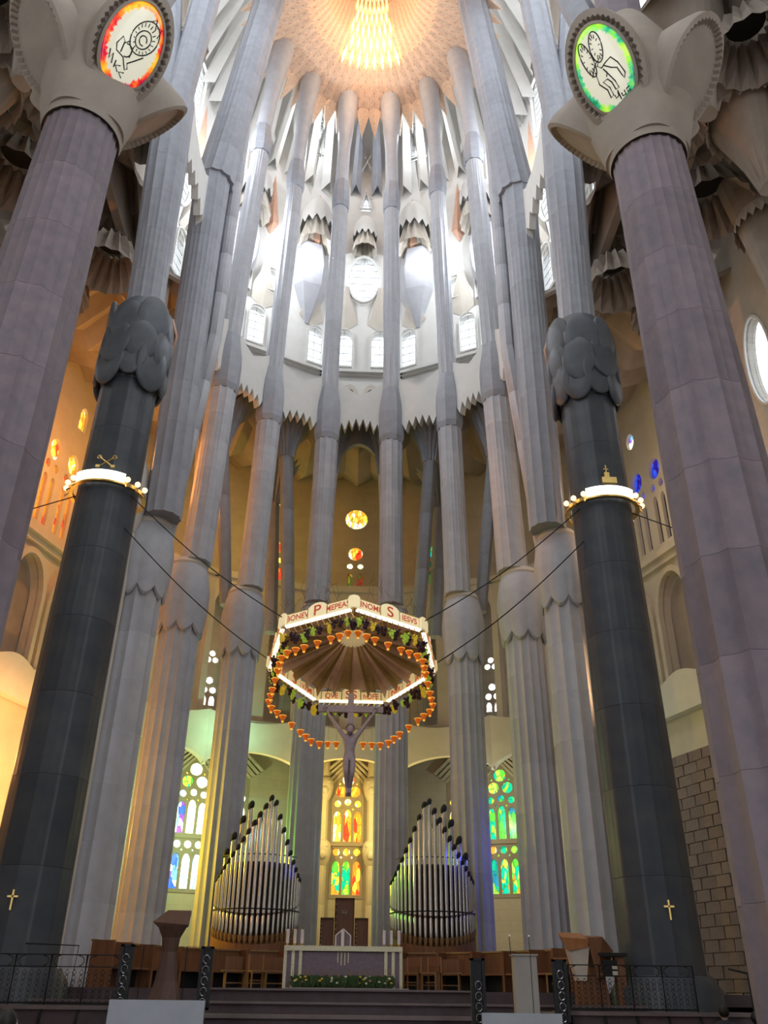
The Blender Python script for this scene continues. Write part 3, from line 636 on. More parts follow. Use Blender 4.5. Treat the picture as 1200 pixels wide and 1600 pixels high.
# pointed arch over the middle bay
pts = [(-1.75, 24.0), (-1.6, 24.0)] + [(-1.6 + 1.6 * (k / 8) ** 1.2, 24.0 + 2.4 * sin(pi / 2 * k / 8)) for k in range(1, 9)] + [(1.6 - 1.6 * (1 - k / 8) ** 1.2, 24.0 + 2.4 * sin(pi / 2 * (1 - k / 8))) for k in range(1, 9)] + [(1.75, 24.0), (1.75, 28), (-1.75, 28)]
struct(panel('trim_80', pts, [], .3, STONE_D, None, (0, 36.6, 0), 0))
# dark vault over the gallery (annulus of folded stone)
mb = MB(); rings = []
NA = 60
for rr, z in ((7.3, 27.6), (8.6, 28.2), (9.6, 26.8), (11, 28.6), (12.6, 27.0), (16.3, 28.8)):
    rings.append([(rr * sin(R(-100 + 200 * i / NA)), AY + rr * cos(R(-100 + 200 * i / NA)), z + (.5 if i % 2 else -.1)) for i in range(NA + 1)])
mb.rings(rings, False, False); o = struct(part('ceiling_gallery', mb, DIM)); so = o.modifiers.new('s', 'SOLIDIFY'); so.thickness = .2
# ------------------------------------------------------------------ toothed screens between the columns
def screen(a, hw, top, z_top, z_bot, zc, name, mat=WHITE, r=7.0, nt=9, th=.35, label=None):
    pts = []
    nt2 = nt * 2
    for k in range(nt2 + 1):
        u = k / nt2; x = -hw + 2 * hw * u; arch = zc * sin(pi * u)
        pts.append((x, z_bot + arch + (0 if k % 2 else .55)))
    for k in range(13):
        u = 1 - k / 12; x = -hw + 2 * hw * u; pts.append((x, z_top - top * (1 - abs(2 * u - 1)) ** .7))
    loc, rz = facet(a, r); o = panel(name, pts, [], th, mat, None, loc, rz)
    return tag(o, label, 'stone screen', 'toothed screens between columns')
ordn = {0: 'the middle bay over the centre', 25.8: 'first bay right of the middle', -25.8: 'first bay left of the middle', 51: 'second bay right of the middle', -51: 'second bay left of the middle', 77: 'third bay right of the middle', -77: 'third bay left of the middle'}
for a in (0, 25.8, -25.8, 51, -51, 77, -77):
    screen(a, 1.62, 1.75 if a == 0 else 1.4, 29.9, 25.35 if a == 0 else 25.2, .9, 'toothed_screen', r=6.95, label='pale stone screen with saw-toothed lower edge, ' + ordn[a])
for sx in (-1, 1):   # higher screens near the outer shafts
    l, rz = facet(sx * 84, 7.6)
    tag(panel('toothed_screen', [(-1.0, 32), (-.8, 30.6), (-.55, 31.2), (-.3, 30.2), (0, 31), (.3, 30.4), (.55, 31.4), (.9, 31.0), (1.0, 34), (-1.0, 34.5)], [], .3, WHITE, None, l, rz), 'high pale stone screen with ragged edge, %s beside the outermost apse column' % ('left' if sx < 0 else 'right'), 'stone screen', 'toothed screens between columns')
    pts = [(-2.3 + 4.6 * k / 14, 30.2 + (.0 if k % 2 else .6) + .8 * sin(pi * k / 14)) for k in range(15)] + [(2.3, 34.2), (1.2, 33.2), (0, 32.9), (-1.2, 33.2), (-2.3, 34.2)]
    tag(panel('toothed_screen', pts, [], .3, WHITE, None, (sx * 7.35, 24.4, 0), -sx * R(88)), 'upper pale toothed stone screen, %s between the basalt branch and grey shaft' % ('left' if sx < 0 else 'right'), 'stone screen', 'toothed screens between columns')

# ------------------------------------------------------------------ upper wall of the apse with the clear windows
UP = 10.0; UH = UP * tan(R(13)) + .03
def muntins(t, h, dx=.3, dz=.55):
    xs = [p[0] for p in h]; zs = [p[1] for p in h]; mb = MB(); cx = (min(xs) + max(xs)) / 2
    mb.box(cx - .012, cx + .012, .0, .03, min(zs), max(zs))
    k = min(zs) + dz
    while k < max(zs) - .1:
        zz = k; f_ = 1 if zz < max(zs) - .5 else .6
        mb.box(min(xs) + (1 - f_) * .3, max(xs) - (1 - f_) * .3, .0, .03, zz - .012, zz + .012); k += dz
    part('muntin', mb, LEAD, t)
def clear_window(loc, rz, h, wn, mun=True):
    t = bpy.data.objects.new('window_%d' % wn, None); COL.objects.link(t); t.location = loc; t.rotation_euler = (0, 0, rz); t['kind'] = 'structure'
    part('pane', MB().prism(h, .05, .07), CLEAR, t)
    if mun: muntins(t, h)
    n = len(h); cx = sum(p[0] for p in h) / n; cz = sum(p[1] for p in h) / n
    outer = [(cx + (x - cx) * 1.12, cz + (z - cz) * 1.05) for x, z in h]
    me = panel_mesh(outer, [h], .16); me.transform(Matrix.Translation((0, -.2, 0))); link('surround', me, WHITE, t)
for a in (0, 26, -26, 52, -52, 78, -78):
    loc, rz = facet(a, UP); sg = 1 if a > 0 else -1; H = []
    if a == 0:
        H = [rarch(-1.05, 32.6, .95, 2.7), rarch(1.05, 32.6, .95, 2.7), circ(0, 39.4, .95, 28, 1.85), [(-.36, 45.6), (.36, 45.6), (0, 47.2)]]
    elif abs(a) == 26:
        H = [rarch(-1.8, 32.6, .9, 2.7), rarch(1.8 , 32.6, .9, 2.7), circ(1.15 * sg, 37.6, .62, 24, .85), rarch(.55 * sg, 33.4, .5, 1.3),
             [(-1.15 * sg - .5, 50.2), (-1.15 * sg + .1, 50.2), (-1.15 * sg - .2, 52.6)], [(-1.15 * sg, 50.9), (-1.15 * sg + .3, 53.2), (-1.15 * sg - .2, 53.4)], [(-1.15 * sg + .25, 50.2), (-1.15 * sg + .7, 50.2), (-1.15 * sg + .45, 52.6)], [(-1.15 * sg - .3, 53.8), (-1.15 * sg + .35, 53.8), (-1.15 * sg + .05, 56.2)]]
    else:
        H = [rarch(-1.15, 32.4, 1.3, 3.2), rarch(1.15, 32.4, 1.3, 3.2), circ(0, 39.0, 1.15, 28, 2.3), lancet(-1.75, 36.2, .6, 2.6), lancet(1.75, 36.2, .6, 2.6), rarch(0, 44, 1.2, 4)]
    wall('wall_upper_%d' % (a + 80), [(-UH, 28), (UH, 28), (UH, 60), (-UH, 60)], H, .35, WHITE, loc, rz, .15)
    for h in H: clear_window(loc, rz, h, wn); wn += 1
    # ledge with little arcade under the windows
    o = struct(part('trim_%d' % (a + 180), MB().box(-UH, UH, -.38, 0, 32.1, 32.3).box(-UH, UH, -.2, 0, 32.0, 32.1), WHITE, loc=loc, rot=(0, 0, rz)))
    mbs = MB()
    for x in (-1.75, -.6, .6, 1.75):
        for k in range(6):
            a0, a1 = pi * k / 6, pi * (k + 1) / 6
            mbs.add([(x + .5 * cos(a0), -.5, 30.2 + .9 * sin(a0)), (x + .5 * cos(a1), -.5, 30.2 + .9 * sin(a1)), (x + .32 * cos(a1), -.5, 30.1 + .66 * sin(a1)), (x + .32 * cos(a0), -.5, 30.1 + .66 * sin(a0)),
                     (x + .5 * cos(a0), 0, 30.2 + .9 * sin(a0)), (x + .5 * cos(a1), 0, 30.2 + .9 * sin(a1)), (x + .32 * cos(a1), 0, 30.1 + .66 * sin(a1)), (x + .32 * cos(a0), 0, 30.1 + .66 * sin(a0))], [(0, 1, 2, 3), (0, 1, 5, 4), (2, 3, 7, 6)])
    part('arcade', mbs, CREAM, o)
    # gables and folded stone over the windows
    for x in ((-1.05, 1.05) if a == 0 else (-1.5, 1.5)):
        mb = MB(); mb.add([(x - .75, -.05, 35.9), (x + .75, -.05, 35.9), (x, -.55, 38.4), (x, -.05, 35.3), (x - .2, -.05, 38.9), (x + .2, -.05, 38.9)], [(0, 3, 2), (3, 1, 2), (0, 2, 4), (2, 1, 5), (2, 5, 4)])
        g = part('gable', mb, CREAM, None, loc=loc, rot=(0, 0, rz)); struct(g); g.name = 'trim_gable'
    # terracotta kites
    for x in ((-2.0, 2.0) if a == 0 else (-1.55, 1.55)):
        mb = MB(); mb.add([(x, -.03, 46.6), (x - .5, -.03, 42.4), (x + .5, -.03, 42.4), (x, -.45, 42.0), (x, -.1, 41.2)], [(0, 1, 3), (0, 3, 2), (1, 4, 3), (3, 4, 2)])
        g = struct(part('trim_kite', mb, SALMON, None, loc=loc, rot=(0, 0, rz)))
    # folded ribs climbing to the vault
    for x in (-1.9, -.7, .7, 1.9):
        mb = MB(); mb.add([(x - .35, 0, 47), (x, -.7, 47.3), (x + .35, 0, 47), (x * .5, -3.2, 56.5), (x * .5 - .15, -2.6, 57), (x * .5 + .15, -2.6, 57)], [(0, 1, 3, 4), (1, 2, 5, 3)])
        struct(part('trim_rib', mb, STONE_D if a == 0 else WHITE, None, loc=loc, rot=(0, 0, rz)))
# stone "mushroom" funnels with star-shaped throats
def star_funnel(loc, rz, r, h, label, group, mat=CREAM, dome=True, nt=12, tilt=0):
    t = thing('star_funnel', label, 'vault funnel', loc, rz, group, rot=(tilt, 0, rz))
    n = nt * 2; mb = MB(); rings = []
    for z, q, s in ((.05, .55, .2), (-.25 * h, .62, .25), (-.6 * h, .8, .16), (-h, 1.0, .05)):
        rings.append([(r * q * (1 + s * (1 if k % 2 else -.5)) * cos(2 * pi * k / n), r * q * (1 + s * (1 if k % 2 else -.5)) * sin(2 * pi * k / n), z) for k in range(n)])
    mb.rings(rings, True, False); part('pleated_throat', mb, DIM if not dome else CREAM, t)
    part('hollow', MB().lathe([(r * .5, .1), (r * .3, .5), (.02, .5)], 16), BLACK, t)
    if dome:
        mb = MB(); rings = []
        for z, q in ((-.32, 1.0), (.30, .99), (.9, .85), (1.4, .5), (1.6, .1)):
            rings.append([(r * q * cos(2 * pi * k / n), r * q * sin(2 * pi * k / n), z * h * .7 + (.14 * h * (1 if k % 2 else -1) if z < 0 else 0)) for k in range(n)])
        mb.rings(rings, True, False); part('dome', mb, WHITE, t, 30)
    return t
for a, lab in ((0, 'over the tall oval window'), (26, 'right of the oval window'), (-26, 'left of the oval window'), (52, 'second right of the oval window'), (-52, 'second left of the oval window')):
    (x, y, _), rz = facet(a + (0 if a == 0 else (-7 if a > 0 else 7)), 9.3)
    sc = .75 if a == 0 else 1.0
    star_funnel((x, y, 42.6 if a == 0 else 42.9), rz, 1.0 * sc, 1.9 * sc, 'pale domed stone funnel with dark star hole, ' + lab, 'star funnels of the apse')
    mb = MB(); rings = []
    for z, q in ((0, .95), (-1.8, 1.25), (-3.4, 1.1), (-6.0, .15)): rings.append([(q * cos(2 * pi * k / 6), .8 + q * .8 * sin(2 * pi * k / 6), z) for k in range(6)])
    if a: mb.rings(rings); struct(part('trim_bracket', mb, STONE, None, loc=(x, y, 41.4), rot=(0, 0, rz)))
# side upper walls joining the apse to the crossing
for sx in (-1, 1):
    rz = -sx * R(90)
    H = [lancet(-2.2, 33, 1.2, 4.5), lancet(2.0, 36, 1.0, 5), circ(-.2, 41, .9, 20, 1.6)]
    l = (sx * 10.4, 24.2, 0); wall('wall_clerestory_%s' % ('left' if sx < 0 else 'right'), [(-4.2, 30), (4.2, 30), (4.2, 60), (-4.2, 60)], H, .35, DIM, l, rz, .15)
    for h in H: clear_window(l, rz, h, wn); wn += 1
    for i, (y, z, r_) in enumerate(((25.4, 37.5, .9), (23.4, 33.5, .8), (26.4, 45.5, 1.0))):
        star_funnel((sx * 9.4, y, z), 0, r_, 1.6, 'dim stone funnel with dark throat, %s flank, %s' % ('left' if sx < 0 else 'right', ('middle one', 'lowest one', 'highest one')[i]), 'funnels on the flanks', DIM, dome=False)

# ------------------------------------------------------------------ gilded vault over the apse
mb = MB(); NV = 112; rings = []
prof = [(6.9, 50.2), (6.2, 50.6), (5.0, 51.0), (3.8, 51.5), (2.8, 52.6), (2.0, 54.6), (1.5, 57.5), (1.3, 62)]
for j, (rr, z) in enumerate(prof):
    ring = []
    for i in range(NV):
        a_ = 2 * pi * i / NV; q = 1.0; zz = z
        if j == 0: q = 1.06 if i % 2 else .93; zz = z - (.95 if i % 2 else 0) - .9 * abs(sin(7 * a_ / 1.0)) * 0
        if j == 1: zz = z + (.12 if i % 2 else -.05)
        if j in (2, 3, 4): zz += (.06 if i % 2 else -.04)
        ring.append((rr * q * sin(a_), AY + rr * q * cos(a_), zz))
    rings.append(ring)
mb.rings(rings, True, False)
vt = part('ceiling_vault', mb, VAULT); struct(vt); so = vt.modifiers.new('s', 'SOLIDIFY'); so.thickness = .12; so.offset = 1
def vz(r_):
    for (r0, z0), (r1, z1) in zip(prof, prof[1:]):
        if r1 <= r_ <= r0: return z0 + (z1 - z0) * (r0 - r_) / (r0 - r1)
    return prof[-1][1]
lt = thing('vault_light', 'fan of glowing diamond-shaped skylights set in the gilded vault', 'light', (AX, AY, 51))
rowr = [3.95, 3.25, 2.75, 2.4, 2.1, 1.85, 1.65]
for j in range(6):
    ro, ri = rowr[j] + .06, rowr[j + 1] - .06; cnt = 8 if j % 2 == 0 else 7
    for i in range(cnt):
        da = R(7.6); a_ = (i - (cnt - 1) / 2) * da; rm = (ro + ri) / 2 + .04
        pts = [(ro, a_), (rm, a_ + da * .25), (ri, a_), (rm, a_ - da * .25)]
        vs = [(r_ * sin(b_), r_ * cos(b_), vz(r_) - .16 - 51) for r_, b_ in pts]; vs += [(x, y, z + .05) for x, y, z in vs]
        part('diamond_light', MB().add(vs, [(0, 1, 2, 3), (4, 5, 6, 7), (0, 1, 5, 4), (1, 2, 6, 5), (2, 3, 7, 6), (3, 0, 4, 7)]), VLIGHT, lt)
mb = MB()
for j in range(10):
    for i in range(56):
        rr = 6.1 - j * .3; a_ = 2 * pi * (i + .5 * (j % 2)) / 56; z = vz(rr) - .17 - 51; w0 = .1
        mb.add([(rr * sin(a_) * 1.03, rr * cos(a_) * 1.03, z), ((rr) * sin(a_ + .009), (rr) * cos(a_ + .009), z - .02), (rr * .97 * sin(a_), rr * .97 * cos(a_), z), (rr * sin(a_ - .009), rr * cos(a_ - .009), z - .02)], [(0, 1, 2, 3)])
o = part('tile_relief', mb, SALMON, vt); o.location = (AX, AY, 51); o['kind'] = 'stuff'
lamp('vault_lamp', 'POINT', (0, 29.2, 51.0), 300, (1, .66, .36), .2)
lamp('vault_lamp', 'POINT', (0, 32.2, 49.4), 70, (1, .55, .28), .2)
struct(part('ceiling_roof', MB().box(-12, 12, 20, 41, 62, 62.3), DIM))

# ------------------------------------------------------------------ side walls, aisle ceilings
for sx in (-1, 1):
    sd = 'left' if sx < 0 else 'right'
    p0 = Vector((sx * 12.44, 38.44, 0)); p1 = Vector((sx * 15.7, 28.0, 0)); mid = (p0 + p1) / 2; ln_ = (p1 - p0).length / 2
    d = (p1 - p0).normalized() * (-1 if sx < 0 else 1); rz = atan2(d.y, d.x)
    # local +x runs along the wall, away from / towards the nave depending on side
    wcol = ('warm', 'redd', 'redd') if sx < 0 else ('dblue', 'dblue', 'dk')
    H = []
    mats = []
    # u measured from the apse end towards the nave
    def u2x(u): return (u - ln_) * (1 if sx > 0 else -1)
    for u in (2.8, 4.2, 5.6, 7.0, 8.4):
        cx = u2x(u)
        for h, g in ((circ(cx, 23.2, .40, 18, .55), wcol[0]), (circ(cx - .3, 22.3, .16, 12, .22), wcol[1]), (circ(cx + .3, 22.3, .16, 12, .22), wcol[1]), (lancet(cx - .28, 19.4, .30, 2.4), wcol[2]), (lancet(cx + .28, 19.4, .30, 2.4), wcol[2])):
            H.append(h); mats.append(g)
        if u in (4.2, 7.0):
            h = lancet(cx, 25.2, .6, 1.3) if sx < 0 else circ(cx, 25.6, .3, 14, .45); H.append(h); mats.append('hot' if False else ('warm' if sx < 0 else 'blue'))
    ops = [lancet(u2x(3.0), 13.0, 1.9, 4.6), lancet(u2x(5.6), 12.9, 2.0, 4.9), lancet(u2x(8.3), 12.9, 2.0, 4.9)]
    low = lancet(u2x(4.4), 0, 2.4, 9.6) if sx > 0 else None
    W_ = wall('wall_flank_%s' % sd, [(-ln_, 0), (ln_, 0), (ln_, 30), (-ln_, 30)], H + ops, .4, CREAM, tuple(mid), rz, 0)
    wi = bpy.data.objects.new('window_%d' % wn, None); wn += 1; COL.objects.link(wi); wi.location = mid; wi.rotation_euler = (0, 0, rz); wi['kind'] = 'structure'
    for h, g in zip(H, mats): part('pane', MB().prism(h, -.02, .04), GL[g], wi)
    for h in ops: part('recess', MB().prism([((x - sum(p[0] for p in h) / len(h)) * 1.25 + sum(p[0] for p in h) / len(h), 12.6 + (z - 12.6) * 1.06) for x, z in h], .3, .4), DIM, W_)
    for h in ops:
        cx = sum(p[0] for p in h) / len(h); oo = [(cx + (x - cx) * 1.22, 12.7 + (z - 12.7) * 1.05) for x, z in h]; me = panel_mesh(oo, [h], .3); me.transform(Matrix.Translation((0, -.3, 0))); link('arch_moulding', me, CREAM, W_)
    part('ledge', MB().box(-ln_, ln_, -.6, 0, 18.6, 18.9).box(-ln_, ln_, -.4, 0, 18.3, 18.6), CREAM, W_)
    mb = MB(); bl = [(-ln_ + 2 * ln_ * k / 40, 13.0 + .3 * abs(sin(pi * k / 8))) for k in range(41)]
    mb.prism([(-ln_, 11.6)] + [(ln_, 11.6)] + bl[::-1], -.7, -.3); part('parapet', mb, WHITE, W_)
    # straight aisle wall nearer the nave
    rz2 = -sx * R(90); l = (sx * 15.7, 13.0, 0)
    hh = [circ(x, 23.2, .9, 24, 2.0) for x in (-12, -6, 0, 6, 12)]
    wall('wall_aisle_%s' % sd, [(-15, 0), (15, 0), (15, 30), (-15, 30)], hh, .4, CREAM_W, l, rz2)
    for h in hh: clear_window(l, rz2, h, wn, False); wn += 1
    # masonry of separate blocks low on the flank
    for row in range(24):
        for c_ in range(10):
            u = 3.2 + c_ * .82 + (.41 if row % 2 else 0)
            if sx < 0: continue
            if not hasattr(struct, 'blk'):
                bmx = MB().box(-.40, .40, -.14, .1, -.2, .2, .015); struct.blk = bmx.mesh('brick')
            o = link('brick', struct.blk, MASON if not struct.blk.materials else None, W_, (u2x(u), -.2 - random.uniform(0, .03), .25 + row * .42)); o.scale = (random.uniform(.97, 1), 1, 1)
    # folded aisle vault
    mb = MB(); nx, ny = 14, 52; vs = []; fs = []
    def tri(v): v = v % 1; return 2 * abs(v - .5)
    for j in range(ny + 1):
        for i in range(nx + 1):
            x = 9.2 + 7.2 * i / nx; y = -2 + 38.0 * j / ny
            vs.append((sx * x, y, 29.4 + 1.5 * tri(x / 3.6) + 1.7 * tri(y / 4.2 + .3 * (i % 2)) + .25 * ((i * 7 + j * 3) % 3)))
    for j in range(ny):
        for i in range(nx): q = j * (nx + 1) + i; fs += [(q, q + 1, q + nx + 2), (q, q + nx + 2, q + nx + 1)] if (i + j) % 2 else [(q, q + 1, q + nx + 1), (q + 1, q + nx + 2, q + nx + 1)]
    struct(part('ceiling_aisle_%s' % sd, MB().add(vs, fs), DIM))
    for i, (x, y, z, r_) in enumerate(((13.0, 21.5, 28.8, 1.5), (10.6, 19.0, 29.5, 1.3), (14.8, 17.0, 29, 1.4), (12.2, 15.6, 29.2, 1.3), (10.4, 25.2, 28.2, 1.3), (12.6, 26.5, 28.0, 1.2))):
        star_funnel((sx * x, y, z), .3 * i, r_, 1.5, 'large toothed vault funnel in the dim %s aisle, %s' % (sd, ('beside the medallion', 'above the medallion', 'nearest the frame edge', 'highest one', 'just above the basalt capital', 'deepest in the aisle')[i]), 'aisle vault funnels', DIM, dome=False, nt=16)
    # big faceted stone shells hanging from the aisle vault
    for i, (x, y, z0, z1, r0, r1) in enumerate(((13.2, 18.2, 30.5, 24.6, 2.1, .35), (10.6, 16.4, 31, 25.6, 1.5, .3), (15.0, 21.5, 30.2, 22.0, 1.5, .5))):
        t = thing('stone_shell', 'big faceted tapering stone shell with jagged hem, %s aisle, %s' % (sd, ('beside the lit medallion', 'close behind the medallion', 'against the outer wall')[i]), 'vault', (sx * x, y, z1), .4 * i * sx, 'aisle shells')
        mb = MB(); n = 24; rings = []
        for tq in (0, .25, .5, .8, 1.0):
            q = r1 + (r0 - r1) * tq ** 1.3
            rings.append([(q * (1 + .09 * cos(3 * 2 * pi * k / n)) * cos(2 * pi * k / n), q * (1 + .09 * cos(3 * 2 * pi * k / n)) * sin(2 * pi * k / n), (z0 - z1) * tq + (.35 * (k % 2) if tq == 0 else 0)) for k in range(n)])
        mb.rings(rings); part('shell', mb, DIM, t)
        mb = MB(); rings = []
        for zz, q in (((z0 - z1) * .62, 1.06), ((z0 - z1) * .56, 1.2)):
            qq = (r1 + (r0 - r1) * .6 ** 1.3) * q
            rings.append([(qq * cos(2 * pi * k / 48), qq * sin(2 * pi * k / 48), zz - (.3 * (k % 2) if q > 1.1 else 0)) for k in range(48)])
        mb.rings(rings, True, False); part('toothed_hem', mb, CREAM, t)
# nave walls and roof out of view behind the camera
struct(part('wall_back', MB().box(-16, 16, -16, -15.6, 0, 45), DIM))
struct(part('ceiling_nave', MB().box(-9.4, 9.4, -16, 12, 44, 44.4), DIM))
#PART2
# ------------------------------------------------------------------ canopy over the altar
CC = Vector((0, 24.5, 10.35)); TILT = -R(14.2)
cn = thing('altar_canopy', 'seven-sided lit canopy with red-lettered parchment rim hanging over the altar', 'canopy', CC, rot=(TILT, 0, 0))
HV = [Vector((2.62 * sin(2 * pi * k / 7), -2.62 * cos(2 * pi * k / 7), 0)) for k in range(7)]     # vertex 0 nearest the viewer
LET = [('INSOLVS', 'S', 'DNE D'), ('TVSOLVS', 'S', 'JESV'), ('ESVCHR', 'S', 'SPIRI'), ('hOTI', 'SS', 'QVE'), ('ALTIS', 'S', 'SIMVS'), ('CELESTI', 'S', 'REX'), ('GLORIAM', 'G', 'ADEAS')]
LET = [('INOMI', 'S', 'IESVS'), ('TVSOL', 'S', 'DNS'), ('AVSCh', 'S', 'INER'), ('hOFE', 'SS', 'QVE'), ('VAMI', 'S', 'ETIS'), ('TISSI', 'S', 'MVS'), ('BONEV', 'P', 'MEPEAS')]
def text_mesh(txt, size, name='lettering'):
    c = bpy.data.curves.new('t', 'FONT'); c.body = txt; c.size = size; c.align_x = 'CENTER'; c.align_y = 'CENTER'; c.extrude = .004; c.offset = .004
    o = bpy.data.objects.new('t', c); COL.objects.link(o); me = bpy.data.meshes.new_from_object(o); bpy.data.objects.remove(o)
    me.transform(Matrix.Rotation(pi / 2, 4, 'X')); me.materials.clear(); me.name = name; return me
HH = .33
for k in range(7):
    a, b = HV[k], HV[(k + 1) % 7]; mid = (a + b) / 2; L_ = (b - a).length; d = (b - a).normalized(); rz = atan2(d.y, d.x)
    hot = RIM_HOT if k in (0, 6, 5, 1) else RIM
    segs = [(-L_ / 2 + .16, -.30, 0), (.30, L_ / 2 - .16, 0)]
    for i, (x0, x1, _) in enumerate(segs):
        o = part('rim_panel', MB().box(x0 + .01, x1 - .01, -.03, .03, 0, HH), hot, cn, loc=mid, rot=(0, 0, rz))
        for face, q in ((0, 1), (1, -1)):
            me = text_mesh(LET[k][0 if i == 0 else 2], .27); me.transform(Matrix.Scale(.82, 4, (1, 0, 0)))
            me.transform(Matrix.Translation(((x0 + x1) / 2, -.036 * q, HH / 2)) @ Matrix.Rotation(0 if q > 0 else pi, 4, 'Z'))
            link('lettering', me, RED, o)
        part('frame', MB().box(x0, x1, -.04, .04, HH, HH + .025).box(x0, x0 + .02, -.04, .04, 0, HH).box(x1 - .02, x1, -.04, .04, 0, HH), GOLD, o)
    pts = [(-.29, 0), (.29, 0), (.29, HH + .02), (.2, HH + .1), (.08, HH + .15), (-.08, HH + .15), (-.2, HH + .1), (-.29, HH + .02)]
    o = part('medallion_panel', MB().prism(pts, -.05, .05), hot, cn, loc=mid, rot=(0, 0, rz))
    for q in (1, -1):
        me = text_mesh(LET[k][1], .5 if len(LET[k][1]) == 1 else .42); me.transform(Matrix.Translation((0, -.056 * q, HH / 2 + .03)) @ Matrix.Rotation(0 if q > 0 else pi, 4, 'Z')); link('lettering', me, RED, o)
    # rounded corner piece
    n0 = a.normalized(); o = part('corner_panel', MB().prism([(-.17, 0), (.17, 0), (.17, HH - .02), (.12, HH + .06), (0, HH + .1), (-.12, HH + .06), (-.17, HH - .02)], -.04, .04), hot, cn, loc=a * 1.0, rot=(0, 0, atan2(n0.x, -n0.y)))
    part('light_strip', MB().box(-L_ / 2 + .1, L_ / 2 - .1, -.02, .09, -.05, -.01), BULB, cn, loc=mid, rot=(0, 0, rz))
    mb = MB()
    for j in range(12):
        x = -L_ / 2 + .15 + (L_ - .3) * j / 11; mb.tube([(x, 0, -.02), (x + .12, -.12 if False else .1, -.26)], .012, 5)
    mb.tube([(-L_ / 2, .1, -.24), (L_ / 2, .1, -.24)], .014, 5); mb.tube([(-L_ / 2, 0, -.02), (L_ / 2, 0, -.02)], .02, 5)
    part('hanger_wire', mb, GOLD, cn, loc=mid, rot=(0, 0, rz))
# pleated cloth roof, one pleat per object
hub = Vector((0, -.1, .78)); NP = 28
def rim_pt(t, q=.97):
    t = t % 7; k = int(t); return (HV[k] + (HV[(k + 1) % 7] - HV[k]) * (t - k)) * q
for i in range(NP):
    t0, t1 = 7 * i / NP, 7 * (i + 1) / NP; tm = (t0 + t1) / 2; mb = MB(); rows = []
    for q in range(7):
        u = q / 6; row = []
        for tt, dz in ((t0, -.06), (t0 + (tm - t0) * .3, .16), (tm, .20), (tm + (t1 - tm) * .7, .16), (t1, -.06)):
            p = rim_pt(tt); h = hub + Vector((.45 * p.x / 2.6, .35 * p.y / 2.6, 0)); v = h + (p - h) * u; z = h.z + (.16 - h.z) * (u ** .8) + dz * (.35 + u)
            row.append((v.x, v.y, z))
        rows.append(row)
    mb.rings(rows, False, False); part('pleat', mb, FABRIC if i % 2 else FABRIC_B, cn, 50)
part('hub_plate', MB().lathe([(.5, .74), (.5, .8), (.4, .85)], 14), INLAY, cn, loc=(0, -.1, 0))
o = bpy.data.objects.new('light_hub', None)
lamp('canopy_light', 'POINT', CC + Vector((0, 0, -.35)), 15, (1, .78, .5), .05)
lamp('canopy_light', 'POINT', CC + Vector((0, -1.2, -.2)), 7, (1, .78, .5), .05)
MT = Matrix.Translation(CC) @ Matrix.Rotation(TILT, 4, 'X')
# fine twiggy wires standing above the rim
mb = MB()
rng = random.Random(3)
for i in range(70):
    p = rim_pt(rng.uniform(0, 7), 1.0); h = rng.uniform(.5, 1.1); a_ = rng.uniform(0, 6.28); q = [p + Vector((0, 0, HH))]
    for k in range(4): q.append(q[-1] + Vector((rng.uniform(-.13, .13), rng.uniform(-.13, .13), h / 4)))
    mb.tube(q, .005, 3); e = q[2]; mb.tube([e, e + Vector((rng.uniform(-.2, .2), rng.uniform(-.2, .2), .15))], .005, 3)
o = part('wheat_sprays', mb, VINE, cn); o['kind'] = 'stuff'
# bunches of grapes hanging round the rim
def grape_mesh(kind, seed):
    r_ = random.Random(seed); mb = MB(); mb.ball((0, 0, -.12), .06, 8, 5, (1, 1, 2.1))
    for i in range(17):
        z = -r_.uniform(0, .26); q = .085 * (1 - (-z / .30) ** 1.2) + .012; a_ = r_.uniform(0, 6.28); mb.ball((q * cos(a_), q * sin(a_), z), .036, 6, 4)
    return mb.mesh('grapes', 60)
GM = {'dark purple': [grape_mesh(0, s) for s in (1, 2)], 'lime green': [grape_mesh(1, s) for s in (3, 4)], 'golden yellow': [grape_mesh(2, s) for s in (5, 6)]}
for k_, m_ in (('dark purple', GRAPE_D), ('lime green', GRAPE_G), ('golden yellow', GRAPE_Y)):
    for q in GM[k_]: q.materials.append(m_)
rng = random.Random(11); seq = ['dark purple', 'lime green', 'dark purple', 'golden yellow', 'dark purple', 'dark purple', 'lime green']
for i in range(77):
    tt = 7 * (i + rng.uniform(-.25, .25)) / 77; c_ = seq[i % 7]; p = MT @ (rim_pt(tt, rng.uniform(.93, 1.0)) + Vector((0, 0, -.22 - rng.uniform(0, .12))))
    o = link('grape_bunch', rng.choice(GM[c_]), None, None, p, (0, 0, rng.uniform(0, 6))); s_ = rng.uniform(.85, 1.25); o.scale = (s_, s_, s_)
    tag(o, '%s grape bunch hanging among others under the canopy rim' % c_, 'grapes', '%s grapes round the canopy' % c_)
